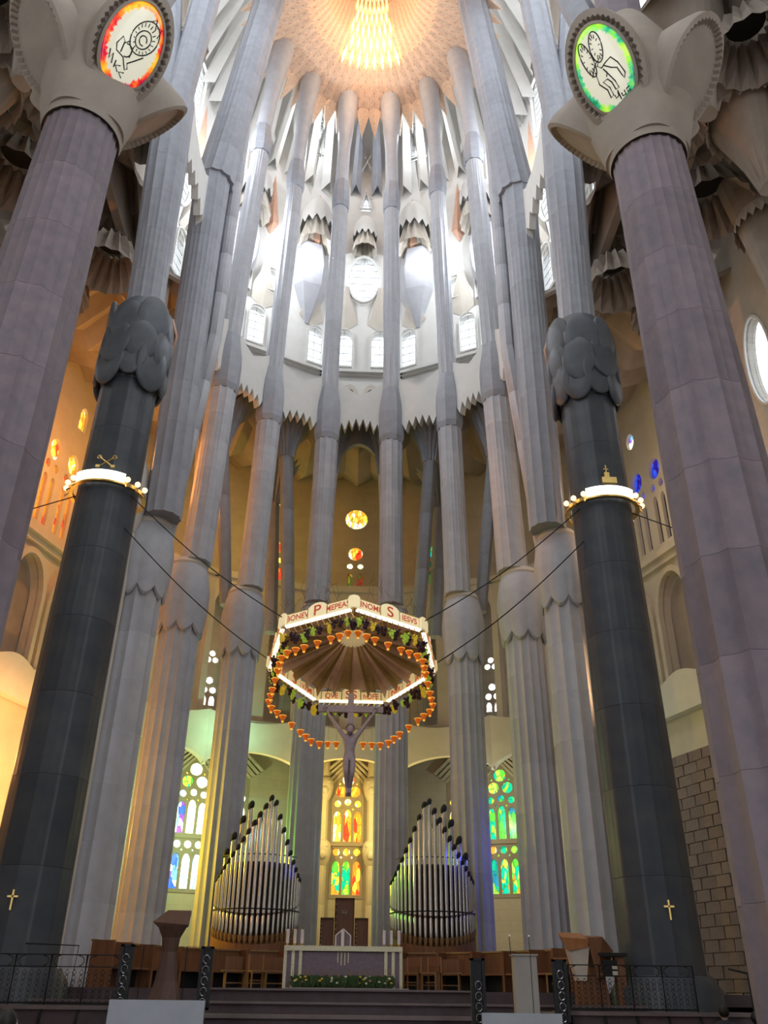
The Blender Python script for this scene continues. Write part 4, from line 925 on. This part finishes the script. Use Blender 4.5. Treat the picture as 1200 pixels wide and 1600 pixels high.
# ring of orange oil lamps slung below
LT = -R(24.5); ML = Matrix.Translation((0, 24.5, 9.25)) @ Matrix.Rotation(LT, 4, 'X')
lm_ = MB().lathe([(.085, .09), (.10, .10), (.095, .04), (.055, 0), (.05, -.05), (.02, -.11), (.0, -.13)], 12, cap=False).mesh('cup', 50); lm_.materials.append(LAMPO)
rg_ = MB().lathe([(.1, .085), (.112, .09), (.112, .1), (.1, .105)], 12, cap=False).mesh('flame_ring', 50); rg_.materials.append(LAMPH)
tip_ = MB().ball((0, 0, -.07), .042, 8, 5, (1, 1, 1.3)).mesh('glow', 60); tip_.materials.append(LAMPH)
LV = [Vector((2.55 * sin(2 * pi * k / 7), -2.55 * cos(2 * pi * k / 7), 0)) for k in range(7)]
sidn = {0: 'front right', 1: 'right', 2: 'back right', 3: 'far back', 4: 'back left', 5: 'left', 6: 'front left'}
for k in range(7):
    for j, u in enumerate((.07, .19, .31, .5, .69, .81, .93)):
        p = ML @ (LV[k] + (LV[(k + 1) % 7] - LV[k]) * u)
        t = thing('oil_lamp', 'orange glass lamp, %s side of the lamp ring, %s' % (sidn[k], ('first of its seven', 'second of its seven', 'third of its seven', 'single middle one', 'fifth of its seven', 'sixth of its seven', 'last of its seven')[j]), 'lamp', p, group='orange lamps under the canopy')
        link('cup', lm_, None, t); link('flame_ring', rg_, None, t); link('glow', tip_, None, t)
        top = MT @ (rim_pt(k + u, .95) + Vector((0, 0, -.05)))
        part('wire', MB().tube([(0, 0, .1), Vector(top) - p], .0035, 3), IRON, t)
# steel cables
cb_ = [(sx, v, z) for sx in (-1, 1) for v, z in (((1 if sx > 0 else 6), 14.3), ((2 if sx > 0 else 5), 13.2))]
for i, (sx, v, z) in enumerate(cb_):
    p = MT @ (HV[v] + Vector((0, 0, .3))); q = Vector((sx * 6.7, 21.75, z))
    tag(part('cable', MB().tube([q + (p - q) * (k / 10) - Vector((0, 0, .25 * sin(pi * k / 10))) for k in range(11)], .018, 5), IRON, None),
        'thin dark %s cable stretched from %s basalt column to canopy rim' % ('upper' if z > 14 else 'lower', 'left' if sx < 0 else 'right'), 'cable', 'canopy cables')
    q2 = Vector((sx * 15.6, 24, z - .8)); q1 = Vector((sx * 8.3, 21.9, z))
    if z > 14: tag(part('cable', MB().tube([q1, (q1 + q2) / 2 - Vector((0, 0, .3)), q2], .018, 5), IRON, None), 'thin dark cable from %s basalt column back to the outer wall' % ('left' if sx < 0 else 'right'), 'cable', 'canopy cables')

# ------------------------------------------------------------------ crucifix
CX = thing('crucifix', 'mauve-brown wooden cross hanging below the canopy', 'cross', (0, 24.4, 6.35))
part('upright', MB().box(-.085, .085, -.05, .05, 0, 2.92), BRONZE, CX)
part('crossbar', MB().box(-.95, .95, -.06, .06, 2.36, 2.55), BRONZE, CX)
for x_ in (-.8, .8): part('hanging_wire', MB().tube([(x_, 0, 2.5), (x_ * .8, .9, 3.75)], .006, 4), IRON, CX)
def skin_body(name, verts, edges, radii, mat, root=0, loc=(0, 0, 0), sub=2, parent=None):
    me = bpy.data.meshes.new(name); me.from_pydata(verts, edges, []); o = bpy.data.objects.new(name, me); COL.objects.link(o)
    m = o.modifiers.new('skin', 'SKIN'); m.use_smooth_shade = True
    for i, d in enumerate(me.skin_vertices[0].data):
        r_ = radii[i]; d.radius = r_ if isinstance(r_, tuple) else (r_, r_); d.use_root = (i == root)
    s_ = o.modifiers.new('sub', 'SUBSURF'); s_.levels = sub; s_.render_levels = sub
    dg = bpy.context.evaluated_depsgraph_get(); me2 = bpy.data.meshes.new_from_object(o.evaluated_get(dg)); bpy.data.objects.remove(o)
    me2.name = name; me2.materials.clear(); me2.materials.append(mat); return link(name, me2, None, parent, loc)
# the figure: 1.75 m tall, arms raised to the bar, head bowed, knees bent forward
V = [(0, -.16, 1.02), (0, -.17, 1.22), (0, -.18, 1.42), (0, -.17, 1.60), (0, -.20, 1.72),             # pelvis, waist, chest, neck base, neck   0-4
     (.17, -.16, 1.60), (.42, -.13, 1.96), (.70, -.10, 2.36), (-.17, -.16, 1.60), (-.42, -.13, 1.96), (-.70, -.10, 2.36),   # shoulders, elbows, wrists 5-10
     (.10, -.17, .98), (.09, -.36, .58), (.035, -.12, .18), (-.10, -.17, .98), (-.09, -.36, .58), (-.035, -.12, .18), (.03, -.22, .02), (-.03, -.22, .02)]
E_ = [(0, 1), (1, 2), (2, 3), (3, 4), (3, 5), (5, 6), (6, 7), (3, 8), (8, 9), (9, 10), (0, 11), (11, 12), (12, 13), (13, 17), (0, 14), (14, 15), (15, 16), (16, 18)]
Rr = [(.16, .12), (.14, .10), (.20, .13), (.15, .10), .07, .085, .055, .038, .085, .055, .038, .105, .078, .05, .105, .078, .05, .04, .04]
body = skin_body('figure', V, E_, Rr, BRONZE); tag(body, 'mauve-brown sculpted figure with raised arms and bowed head hanging on the cross', 'statue'); body.location = CX.location
mb = MB().ball((0, -.29, 1.78), .125, 14, 10, (.85, 1, 1.2), Matrix.Rotation(R(-25), 3, 'X')); mb.ball((0, -.37, 1.77), .02, 6, 5, (1, 1, 1.5))
part('head', mb, BRONZE, body, 60); part('hair', MB().ball((0, -.245, 1.83), .14, 14, 8, (.95, .9, 1.0)).ball((0, -.36, 1.68), .065, 8, 6, (1, .8, 1.2)), BRONZE_D, body, 60)
for sx in (-1, 1):
    mb = MB().ball((sx * .73, -.09, 2.40), .035, 8, 6, (1, .5, 1.2))
    for k in range(5): a_ = R(20 + 28 * k); mb.tube([(sx * .73, -.09, 2.41), (sx * .73 + sx * .05 * cos(a_), -.10, 2.42 + .045 * sin(a_)), (sx * .73 + sx * .08 * cos(a_), -.13, 2.42 + (.06 + .01 * (k in (1, 2))) * sin(a_))], [.012, .009, .007], 5)
    part('hand', mb, BRONZE, body, 60)

# ------------------------------------------------------------------ altar with candles and flowers
al = thing('altar', 'mauve porphyry altar table framed with cream inlaid strips', 'altar', (0, 25.1, 1.64))
part('front_slab', MB().box(-1.18, 1.18, -.42, -.30, 0, .86), ALTAR, al)
part('tabletop', MB().box(-1.53, 1.53, -.5, .5, .88, 1.0), INLAY, al)
part('back_slab', MB().box(-1.4, 1.4, .3, .42, 0, .88), ALTAR, al)
for x in (-1.49, -1.29, -1.10, 1.10, 1.29, 1.49): part('leg', MB().box(x - .04, x + .04, -.47, -.39, 0, .88), INLAY, al)
for x in (-1.39, 1.39, -1.19, 1.19): part('side_slab', MB().box(x - .07, x + .07, -.43, .4, 0, .87), ALTAR, al)
for sx in (-1, 1): part('foot_strip', MB().box(sx * 1.39 - .1, sx * 1.39 + .1, -.47, -.39, 0, .04), INLAY, al)
for i, x in enumerate((-.14, -.05, .04, .13)): part('inlay_bar', MB().box(x - .012, x + .012, -.43, -.40, .62 - .06 * (i in (1, 2)), .86), INLAY, al)
ordc = ('leftmost', 'second from left', 'third from left', 'third from right', 'second from right', 'rightmost')
for i, x in enumerate((-1.47, -1.28, -1.09, 1.06, 1.25, 1.45)):
    t = thing('altar_candle', 'thick pale candle on the altar, %s of the row' % ordc[i], 'candle', (x, 24.85, 2.64), group='altar candles')
    part('holder', MB().lathe([(.05, 0), (.05, .01), (.02, .03), (.02, .05), (.04, .06)], 12), GOLD, t, 40); part('wax', MB().lathe([(.042, .06), (.042, .385), (.03, .39)], 14), CANDLE, t, 40); part('wick', MB().tube([(0, 0, .385), (0.003, 0, .41)], .003, 4), IRON, t)
t = thing('gabled_plaque', 'small white gabled frame with mauve ground behind the middle of altar', 'plaque', (-.02, 25.35, 2.64))
part('ground', MB().prism([(-.19, 0), (.19, 0), (.19, .27), (0, .42), (-.19, .27)], 0, .04), ALTAR, t)
for a_, b_ in (((-.2, 0), (-.2, .28)), ((-.2, .28), (0, .44)), ((0, .44), (.2, .28)), ((.2, .28), (.2, 0))): part('frame', MB().tube([(a_[0], 0, a_[1]), (b_[0], 0, b_[1])], .016, 6), CANDLE, t)
t = thing('altar_candle', 'thick pale candle standing alone in front of the gabled frame', 'candle', (-.03, 25.2, 2.64), group='altar candles')
part('wax', MB().lathe([(.042, .02), (.042, .39), (.03, .395)], 14), CANDLE, t, 40); part('holder', MB().lathe([(.055, 0), (.05, .02)], 12), GOLD, t)
rng = random.Random(5)
for i, x in enumerate((-.95, -.32, .32, .95)):
    t = thing('flower_trough', 'low arrangement of dark greenery with yellow and cream flowers at altar foot, %s' % ('leftmost', 'second from left', 'second from right', 'rightmost')[i], 'flowers', (x, 24.35, 1.64), group='flowers at the altar')
    part('trough', MB().box(-.3, .3, -.1, .1, 0, .06), CAPM, t)
    mb = MB()
    for k in range(160):
        p = Vector((rng.uniform(-.32, .32), rng.uniform(-.13, .13), .05)); q = p + Vector((rng.uniform(-.06, .06), rng.uniform(-.06, .06), rng.uniform(.08, .26))); s_ = rng.uniform(.02, .045)
        mb.add([p, q + Vector((s_, 0, 0)), q + Vector((0, 0, .04)), q - Vector((s_, 0, 0))], [(0, 1, 2, 3)])
    o = part('foliage', mb, LEAFG, t); o['kind'] = 'stuff'
    for m_, cn_ in ((FLOWY, 4), (FLOWW, 4), (FLOWP, 1)):
        for _ in range(cn_):
            p = (rng.uniform(-.28, .28), rng.uniform(-.17, -.05), rng.uniform(.14, .30)); part('blossom', MB().ball(p, .036, 7, 5, (1, 1, .7)), m_, t, 60)
    mb = MB()
    for k in range(16): x_ = rng.uniform(-.28, .28); mb.tube([(x_, .05, .08), (x_ + rng.uniform(-.06, .06), .04, rng.uniform(.32, .48))], .006, 4)
    part('dry_stems', mb, WOOD_L, t)
tag(part('stone_kerb', MB().box(-1.35, 1.65, 24.0, 24.2, 0, .05), SLAB, None, loc=(0, 0, 1.64)), 'long low grey kerb in front of the altar flowers', 'kerb')

# ------------------------------------------------------------------ bishop's chair
t = thing('bishop_chair', "tall three-panelled dark wooden bishop's chair with crest", 'chair', (0, 32.6, 2.0))
for x0, x1, h in ((-.83, -.36, 1.85), (-.34, .34, 2.48), (.36, .83, 1.85)):
    o = part('backrest', MB().box(x0 + .03, x1 - .03, -.03, .05, 0, h - .03), WOOD_M, t)
    part('frame', MB().box(x0, x1, -.06, .06, h - .05, h).box(x0, x0 + .035, -.06, .06, 0, h).box(x1 - .035, x1, -.06, .06, 0, h), WOOD_D, o)
    mb = MB()
    for k in range(10): z = .5 + (h - .7) * k / 9; mb.ball((x0 + .05, -.06, z), .018, 6, 4)
    part('stud', mb, INLAY, o)
part('seat', MB().box(-.36, .36, -.6, 0, .35, .45), WOOD_M, t); part('step', MB().box(-1.0, 1.0, -.9, .1, -.36, .1), WOOD, t)
for x in (-.38, .34): part('armrest', MB().box(x, x + .05, -.6, 0, .1, .72), WOOD_M, t)
mb = MB().tube([(x * .1, 0, z * .1) for x, z in ((-.9, 1), (-.7, -.3), (0, -1), (.7, -.3), (.9, 1), (.45, .3), (0, 1.2), (-.45, .3), (-.9, 1))], .012, 5).box(-.09, .09, -.015, .01, -.02, .03)
part('crest', mb, SLAB, t, loc=(0, -.05, 2.0))

# ------------------------------------------------------------------ organ: two half-round cases of pipes
def pipe_meshes():
    pass
for sx in (-1, 1):
    sd = 'left' if sx < 0 else 'right'; ox, oy = sx * 3.1, 32.9
    case = tag(part('organ_case', MB().rings([[(1.50 * cos(a_), 1.4 * sin(a_), z) for a_ in [R(180 + 180 * s / 28) for s in range(29)]] for z in (0, 1.55)] ), WOOD, None, 40, loc=(ox, oy, 1.64)), 'curved reddish-brown wooden organ case on the %s of the bishop chair' % sd, 'organ case')
    # the top edge follows the row of feet
    for v in case.data.vertices:
        if v.co.z > 1: v.co.z = 1.72 - .42 * max(0, -v.co.y) / 1.4
    t = thing('organ_pipes', 'half-round rank of shining silver organ pipes %s of the bishop chair' % sd, 'organ', (ox, oy, 1.64))
    NPp = 25
    for i in range(NPp):
        u = (i + .5) / NPp; a_ = R(180 + 180 * u); x, y = 1.46 * cos(a_), 1.36 * sin(a_); pk = .41 if sx > 0 else .65; vv = (x / 1.46 + 1) / 2
        zb = 2.1 - .42 * (-y) / 1.36; hh = 2.35 + 3.1 * (1 - abs(vv - pk) / (pk if vv < pk else 1 - pk)) ** .95
        r_ = .050 + .018 * (1 - abs(2 * u - 1))
        p = part('pipe', MB().lathe([(r_, zb + .55), (r_, zb + hh - 1.1)], 14, (x, y)), TIN, t, 40)
        part('mouth', MB().lathe([(r_ * 1.02, zb + .55), (r_ * .6, zb + .50), (r_ * .95, zb + .45), (r_ * .85, zb - .05), (r_ * .75, zb - .12)], 12, (x, y)), TIN, p, 40)
        part('foot', MB().lathe([(r_ * 1.15, zb - .12), (r_ * 1.1, zb - .26), (.01, zb - .42)], 12, (x, y)), GOLD if False else WOOD_L, p, 40)
        part('cap', MB().ball((x, y, zb + hh - 1.06), r_ * 1.35, 12, 6, (1, 1, 1.7), Matrix.Rotation(R(18), 3, 'Y')), CAPM, p, 60)
    mb = MB(); mb.rings([[(1.53 * cos(a_), 1.43 * sin(a_), z + 0 * a_) for a_ in [R(182 + 176 * s / 24) for s in range(25)]] for z in (2.36, 2.40)], False, False)
    part('rail', mb, CAPM, t)
    mb = MB(); mb.rings([[(1.38 * cos(a_), 1.28 * sin(a_), z) for a_ in [R(195 + 150 * s / 24) for s in range(25)]] for z in (4.1, 4.14)], False, False); part('rail', mb, CAPM, t)
    part('backing', MB().rings([[(1.2 * cos(a_), 1.1 * sin(a_), z) for a_ in [R(195 + 150 * s / 20) for s in range(21)]] for z in (1.2, 3.9)]), WOOD_D, t, 40)
    for j, (dx, zt) in enumerate(((.12, 5.35), (.45, 5.85), (.72, 5.35), (.98, 4.75), (1.2, 4.2))):
        x = sx * dx; y = -.25 - .1 * (j % 2); r_ = .085
        p = part('back_pipe', MB().lathe([(r_, 2), (r_, zt)], 14, (x, y)), TIN, t, 40); part('cap', MB().ball((x, y, zt + .04), r_ * 1.35, 12, 6, (1, 1, 1.7), Matrix.Rotation(R(18), 3, 'Y')), CAPM, p, 60)

# ------------------------------------------------------------------ choir stalls, benches, chairs
k_ = 0
for sx in (-1, 1):
    sd = 'left' if sx < 0 else 'right'
    for i in range(6):
        a_ = R(24 + i * 11.5); r_ = 6.35; x, y = sx * r_ * sin(a_), 24.6 + r_ * cos(a_)
        t = thing('choir_stall', 'reddish-brown wooden choir stall with open dark seat well, %s row, %s from the altar' % (sd, ('first', 'second', 'third', 'fourth', 'fifth', 'sixth')[i]), 'choir stall', (x, y, 1.64), -sx * a_, 'choir stalls')
        part('back_panel', MB().box(-.60, .60, .1, .16, 0, 1.05), WOOD, t); part('side_panel', MB().box(-.64, -.58, -.45, .16, 0, 1.08), WOOD, t); part('side_panel', MB().box(.58, .64, -.45, .16, 0, 1.08), WOOD, t)
        part('seat', MB().box(-.58, .58, -.40, .1, .44, .49), WOOD, t); part('cap_rail', MB().box(-.64, .64, .06, .2, 1.05, 1.1), WOOD_L, t); part('seat_well_shade', MB().box(-.56, .56, .02, .09, .02, .43), CAPM, t)  # black panel below the seat paints the shade of the opening
def plain_chair(x, y, z, rz, label):
    t = thing('wooden_chair', label, 'chair', (x, y, z), rz, 'plain wooden chairs')
    part('seat', MB().box(-.22, .22, -.22, .22, .42, .46), WOOD_L, t)
    for a_, b_ in ((-.2, -.2), (.2, -.2)): part('leg', MB().box(a_ - .02, a_ + .02, b_ - .02, b_ + .02, 0, .42), WOOD_L, t)
    for a_ in (-.2, .2): part('leg', MB().box(a_ - .02, a_ + .02, .18, .22, 0, .85), WOOD_L, t)
    part('backrest', MB().box(-.2, .2, .185, .205, .62, .84), WOOD, t); part('stretcher', MB().box(-.2, .2, -.01, .01, .2, .23), WOOD_L, t)
    return t
plain_chair(-2.35, 26.6, 1.64, R(20), 'plain wooden chair standing left of the altar'); plain_chair(1.95, 26.9, 1.64, R(-20), 'plain wooden chair at the right of altar, nearest it')
plain_chair(2.45, 26.4, 1.64, R(-30), 'plain wooden chair right of the altar, before the long bench'); plain_chair(5.75, 25.6, 1.64, R(-50), 'plain wooden chair behind the right iron post')
for sx in (-1, 1):
    t = thing('long_bench', 'long narrow wooden bench with thin legs to the %s of the altar' % ('left' if sx < 0 else 'right'), 'bench', (sx * 2.5, 27.6, 1.64), -sx * R(15), 'long benches')
    part('seat', MB().box(-.95, .95, -.18, .18, .44, .48), WOOD_L, t)
    for x in (-.85, -.3, .3, .85): part('leg', MB().box(x - .02, x + .02, -.16, .16, 0, .44), WOOD_L, t)
    part('stretcher', MB().box(-.85, .85, -.015, .015, .14, .17), WOOD_L, t)
    for j, x in enumerate((-.6, 0, .6)):
        part('backrest', MB().box(x - .25, x + .25, .17, .20, .5, .82), WOOD, t)

# ------------------------------------------------------------------ lecterns and ambo
t = thing('lectern', 'tall dark carved wooden lectern at left with splayed head and waisted stem', 'lectern', (-3.42, 18.9, .5))
mb = MB(); rings = []
for z, wx, wy in ((0, .26, .22), (.5, .29, .25), (.95, .27, .22), (1.25, .19, .16), (1.75, .13, .12), (2.0, .155, .14), (2.2, .25, .2)): rings.append([(-wx, -wy, z), (0, -wy * 1.35, z), (wx, -wy, z), (wx, wy, z), (-wx, wy, z)])
mb.rings(rings); part('stem', mb, WOOD_D, t); part('plinth', MB().box(-.34, .34, -.3, .3, -.5, .02), WOOD_D, t)
part('desk', MB().add([(-.25, -.2, 2.18), (.34, -.2, 2.18), (.30, .3, 2.46), (-.17, .3, 2.46), (-.36, -.22, 2.27), (.36, -.22, 2.22), (.29, .3, 2.52), (-.18, .3, 2.52)], [(0, 1, 2, 3), (4, 5, 6, 7), (0, 1, 5, 4), (1, 2, 6, 5), (2, 3, 7, 6), (3, 0, 4, 7)]), WOOD_D, t)
t = thing('ambo', 'angular two-tone wooden ambo with slanted parallelogram desk at right', 'lectern', (5.55, 22.0, 1.38))
part('desk', MB().add([(-.52, -.3, 1.38), (0.10, -.35, 1.35), (.12, .3, 1.5), (-.48, .25, 1.52), (-.40, -.3, 1.1), (.08, -.32, 1.18), (.12, .3, 1.3), (-.3, .25, 1.3)], [(0, 1, 2, 3), (4, 5, 6, 7), (0, 1, 5, 4), (1, 2, 6, 5), (2, 3, 7, 6), (3, 0, 4, 7)]), mk('orange_wood', (.42, .18, .07), .45, stretch=(6, 6, .6)), t)
part('wing', MB().add([(.08, -.36, 1.38), (.45, -.3, 1.40), (.72, -.1, 1.12), (.46, -.3, .62), (.22, -.36, .55), (.08, .2, 1.45), (.45, .2, 1.45), (.72, .2, 1.12), (.46, .2, .62), (.22, .2, .55)], [(0, 1, 2, 3, 4), (9, 8, 7, 6, 5), (0, 1, 6, 5), (1, 2, 7, 6), (2, 3, 8, 7), (3, 4, 9, 8), (4, 0, 5, 9)]), WOOD, t)
part('front_board', MB().add([(-.36, -.25, 1.15), (.12, -.3, 1.2), (-.0, -.25, .5), (-.2, -.25, .5), (-.36, .1, 1.15), (.12, .1, 1.2), (0, .1, .5), (-.2, .1, .5)], [(0, 1, 2, 3), (4, 5, 6, 7), (0, 1, 5, 4), (1, 2, 6, 5), (2, 3, 7, 6), (3, 0, 4, 7)]), BOARD, t)
part('base', MB().box(-.2, .5, -.25, .25, 0, .62, .05), WOOD, t)
t = thing('reading_stand', 'small black-topped wooden stand beside the ambo', 'stand', (6.15, 21.8, 1.38))
part('top', MB().box(-.3, .35, -.22, .22, 1.0, 1.07), CAPM, t); part('post', MB().box(.08, .3, -.1, .1, 0, 1.0), WOOD, t); part('shelf', MB().box(-.22, .1, -.15, .15, .6, .92), CAPM, t); part('paper', MB().box(-.02, .1, -.17, -.15, .62, .7).box(-.02, .1, -.17, -.15, .74, .82), BOARD, t)
# marble pedestal slabs flanking the steps
for nm, lb, x0, x1, y, z0, z1 in (('marble_slab', 'pale blue-grey marble slab behind the dark lectern at lower left', -4.25, -2.5, 18.0, 0, 1.44), ('marble_slab', 'pale blue-grey marble slab at lower right below the iron posts', 2.62, 4.15, 18.3, 0, 1.29)):
    tag(part(nm, MB().box(x0, x1, y, y + .12, z0, z1, .01), MARBLE), lb, 'slab')
tag(part('stone_pillar', MB().box(3.33, 3.80, 18.6, 18.9, 0, 2.26, .01).box(3.31, 3.82, 18.58, 18.92, 2.26, 2.29), SLAB), 'plain warm grey upright stone slab standing on the right marble', 'pillar')
for i, x in enumerate((3.24, 3.62)):
    t = thing('microphone_stand', 'thin microphone stand with small lit tip, %s the upright grey slab' % ('just left of' if i == 0 else 'in front of'), 'microphone', (x, 18.36, 1.29)); part('rod', MB().tube([(0, 0, 0), (0, 0, 1.05), (-.01, 0, 1.3)], .008, 5), IRON, t); part('head', MB().ball((0, 0, 1.3), .025), CANDLE, t)

# ------------------------------------------------------------------ wrought iron railings
def railing(label, x0, x1, y, z0, h, posts, lat, ext):
    t = thing('iron_railing', label, 'railing', ((x0 + x1) / 2, y, z0), group='altar railings'); c = (x0 + x1) / 2
    part('top_rail', MB().box(x0 - c, x1 - c, -.015, .015, h - .02, h), IRON, t); part('mid_rail', MB().box(x0 - c, x1 - c, -.012, .012, h * .74, h * .76), IRON, t); part('bottom_rail', MB().box(x0 - c, x1 - c, -.015, .015, .02, .05), IRON, t)
    n = posts
    for i in range(n + 1):
        x = x0 + (x1 - x0) * i / n - c; part('post', MB().tube([(x, 0, h), (x, 0, 0), (x, -.05, -.02), (x, -.12, -.25), (x, -.12, -ext)], .022, 6), IRON, t)
        if i < n:
            wd = (x1 - x0) / n
            for k in range(2):
                xx = x + wd * (.25 + .5 * k); s_ = 1 if k else -1
                part('scroll', MB().tube([(xx + .55 * wd * .32 * s_ * sin(q * .5) * (1 if True else 0), 0, h * .97 - (h * .21) * (1 - cos(q * .5)) / 2) for q in [i2 * 2 * pi * .9 / 12 for i2 in range(13)]], .008, 4), IRON, t)
            if lat:
                for k in range(5):
                    xx = x + wd * (k + .5) / 5
                    part('lattice_bar', MB().tube([(xx + .045 * sin(q * 1.9), 0, .05 + (h * .7 - .05) * q / 10) for q in range(11)], .007, 4), IRON, t)
                    part('lattice_bar', MB().tube([(xx - .045 * sin(q * 1.9), 0, .05 + (h * .7 - .05) * q / 10) for q in range(11)], .007, 4), IRON, t)
    return t
railing('black wrought iron railing with scroll frieze in front of the left basalt column', -8.4, -4.3, 18.85, 1.33, .86, 6, True, .9)
railing('black wrought iron railing with twisted lattice in front of the right basalt column', 4.45, 6.95, 18.85, 1.33, .80, 4, True, .9)
for i, (x, wd, z0, z1, lb) in enumerate(((-4.15, .24, 1.38, 2.36, 'ornate black iron gate post left of the dark lectern'), (-2.62, .24, 1.38, 2.34, 'ornate black iron gate post right of the dark lectern'), (2.60, .28, 1.0, 2.2, 'solid black iron gate post at the right end of the steps'), (4.2, .28, 1.2, 2.2, 'pierced black iron gate post beside the right railing'))):
    t = thing('gate_post', lb, 'post', (x, 18.5, z0 - .1))
    part('frame', MB().box(-wd / 2, -wd / 2 + .06, -.05, .05, 0, z1 - z0 + .1).box(wd / 2 - .06, wd / 2, -.05, .05, 0, z1 - z0 + .1).box(-wd / 2, wd / 2, -.05, .05, z1 - z0 + .06, z1 - z0 + .1).box(-wd / 2, wd / 2, -.05, .05, 0, .04), IRON, t)
    part('core', MB().box(-wd / 2 + .02, wd / 2 - .02, -.02, .02, 0, z1 - z0 + .08), IRON, t)
    for k in range(5): part('scroll', MB().tube([(.06 * cos(q * .6), -.06, .12 + k * .18 + .07 * sin(q * .6)) for q in range(11)], .01, 4), TIN, t)
    part('stay', MB().tube([(-wd * .3, 0, 0), (-wd * .3 - .06 * (1 if x < 0 else -1), -.2, -.4), (-wd * .3 - .1 * (1 if x < 0 else -1), -.3, -1.0)], .03, 6), IRON, t)
for x0, x1, lb in ((-3.95, -3.45, 'left'), (-3.1, -2.75, 'right')):
    t = thing('guard_frame', 'thin iron guard frame just %s of the dark lectern head' % lb, 'frame', (x0, 19.0, 1.38)); part('bar', MB().tube([(0, 0, 0), (0, 0, .98), (x1 - x0, 0, .98), (x1 - x0, 0, 0)], .008, 4), IRON, t)
t = thing('wall_bracket_frame', 'thin dark angled rod fixed low on the left basalt column', 'rod', (-6.9, 20.9, 1.4)); part('rod', MB().tube([(0, .35, 1.05), (0, 0, 1.05), (1.15, 0, 1.02), (1.1, 0, .1)], .014, 5), IRON, t)
# curved stair handrail at the far right
t = thing('stair_handrail', 'curving black handrail with brass-lit top descending at far right', 'handrail', (7.9, 19.4, 0))
pts = [(0, 0, 2.1), (.35, -.1, 2.02), (.7, -.25, 1.88), (1.0, -.45, 1.68), (1.25, -.7, 1.42), (1.45, -1.0, 1.1), (1.6, -1.3, .75)]
part('rail', MB().tube(pts, .022, 7), IRON, t); part('brass_strip', MB().tube([Vector(p) + Vector((0, 0, .025)) for p in pts[3:5]], .014, 6), GOLD, t)
for p in pts[1:6]: part('baluster', MB().tube([p, (p[0], p[1], 0)], .02, 6), IRON, t)

# ------------------------------------------------------------------ people at the lower edge
def person(x, y, top, rz, label, cloth, sc=1.0):
    t = thing('person', label, 'person', (x, y, top - 1.42 * sc), rz); t.scale = (sc, sc, sc)
    V = [(0, 0, .55), (0, 0, .78), (0, -.01, 1.0), (0, 0, 1.12), (0, -.01, 1.2), (.19, 0, 1.08), (.24, -.03, .8), (.14, -.25, .66), (-.19, 0, 1.08), (-.24, -.03, .8), (-.14, -.25, .66), (.1, 0, .5), (.11, -.42, .5), (.11, -.42, .05), (-.1, 0, .5), (-.11, -.42, .5), (-.11, -.42, .05)]
    E_ = [(0, 1), (1, 2), (2, 3), (3, 4), (3, 5), (5, 6), (6, 7), (3, 8), (8, 9), (9, 10), (0, 11), (11, 12), (12, 13), (0, 14), (14, 15), (15, 16)]
    b = skin_body('body', V, E_, [(.16, .12), (.14, .11), (.17, .12), .09, .055, .07, .05, .035, .07, .05, .035, .09, .07, .045, .09, .07, .045], cloth, parent=t)
    mb = MB().ball((0, -.02, 1.30), .10, 16, 12, (.85, .98, 1.18)); mb.ball((0, -.125, 1.285), .018, 6, 5, (1, 1.2, 1.4))
    for s_ in (-1, 1): mb.ball((s_ * .085, -.01, 1.29), .022, 6, 5, (.5, 1, 1.4))
    mb.tube([(0, 0, 1.14), (0, -.01, 1.24)], .05, 10); part('head', mb, SKIN, t, 60)
    part('eye', MB().ball((-.032, -.112, 1.31), .011, 6, 5).ball((.032, -.112, 1.31), .011, 6, 5), INK, t); part('mouth', MB().tube([(-.025, -.108, 1.245), (0, -.115, 1.242), (.025, -.108, 1.245)], .004, 5), CLOTH_P, t)
    part('hair', MB().ball((0, .012, 1.335), .108, 16, 10, (.93, 1.0, 1.05)), HAIR, t, 60)
    for s_ in (-1, 1):
        mb = MB().ball((s_ * .13, -.28, .65), .035, 8, 6, (1, 1.2, .6))
        for k in range(4): mb.tube([(s_ * .13 + (k - 1.5) * .015, -.30, .655), (s_ * .13 + (k - 1.5) * .017, -.345, .65), (s_ * .13 + (k - 1.5) * .017, -.365 - .004 * (k in (1, 2)), .63)], [.009, .008, .007], 5)
        mb.tube([(s_ * .10, -.28, .655), (s_ * .085, -.31, .65), (s_ * .08, -.33, .645)], [.01, .009, .008], 5); part('hand', mb, SKIN, t, 60)
        part('shoe', MB().ball((s_ * .11, -.46, .03), .06, 8, 6, (.75, 1.8, .6)), CAPM, t, 60)
person(-2.98, 8.9, 1.42, R(150), 'dark-haired visitor whose head just shows at the lower left corner', CLOTH_D)
person(7.35, 18.6, 1.44, R(160), 'black-haired visitor beside the right basalt column near the handrail', CLOTH_D)
person(7.85, 18.3, 1.34, R(120), 'visitor in dusty pink top by the handrail at lower right', CLOTH_P)
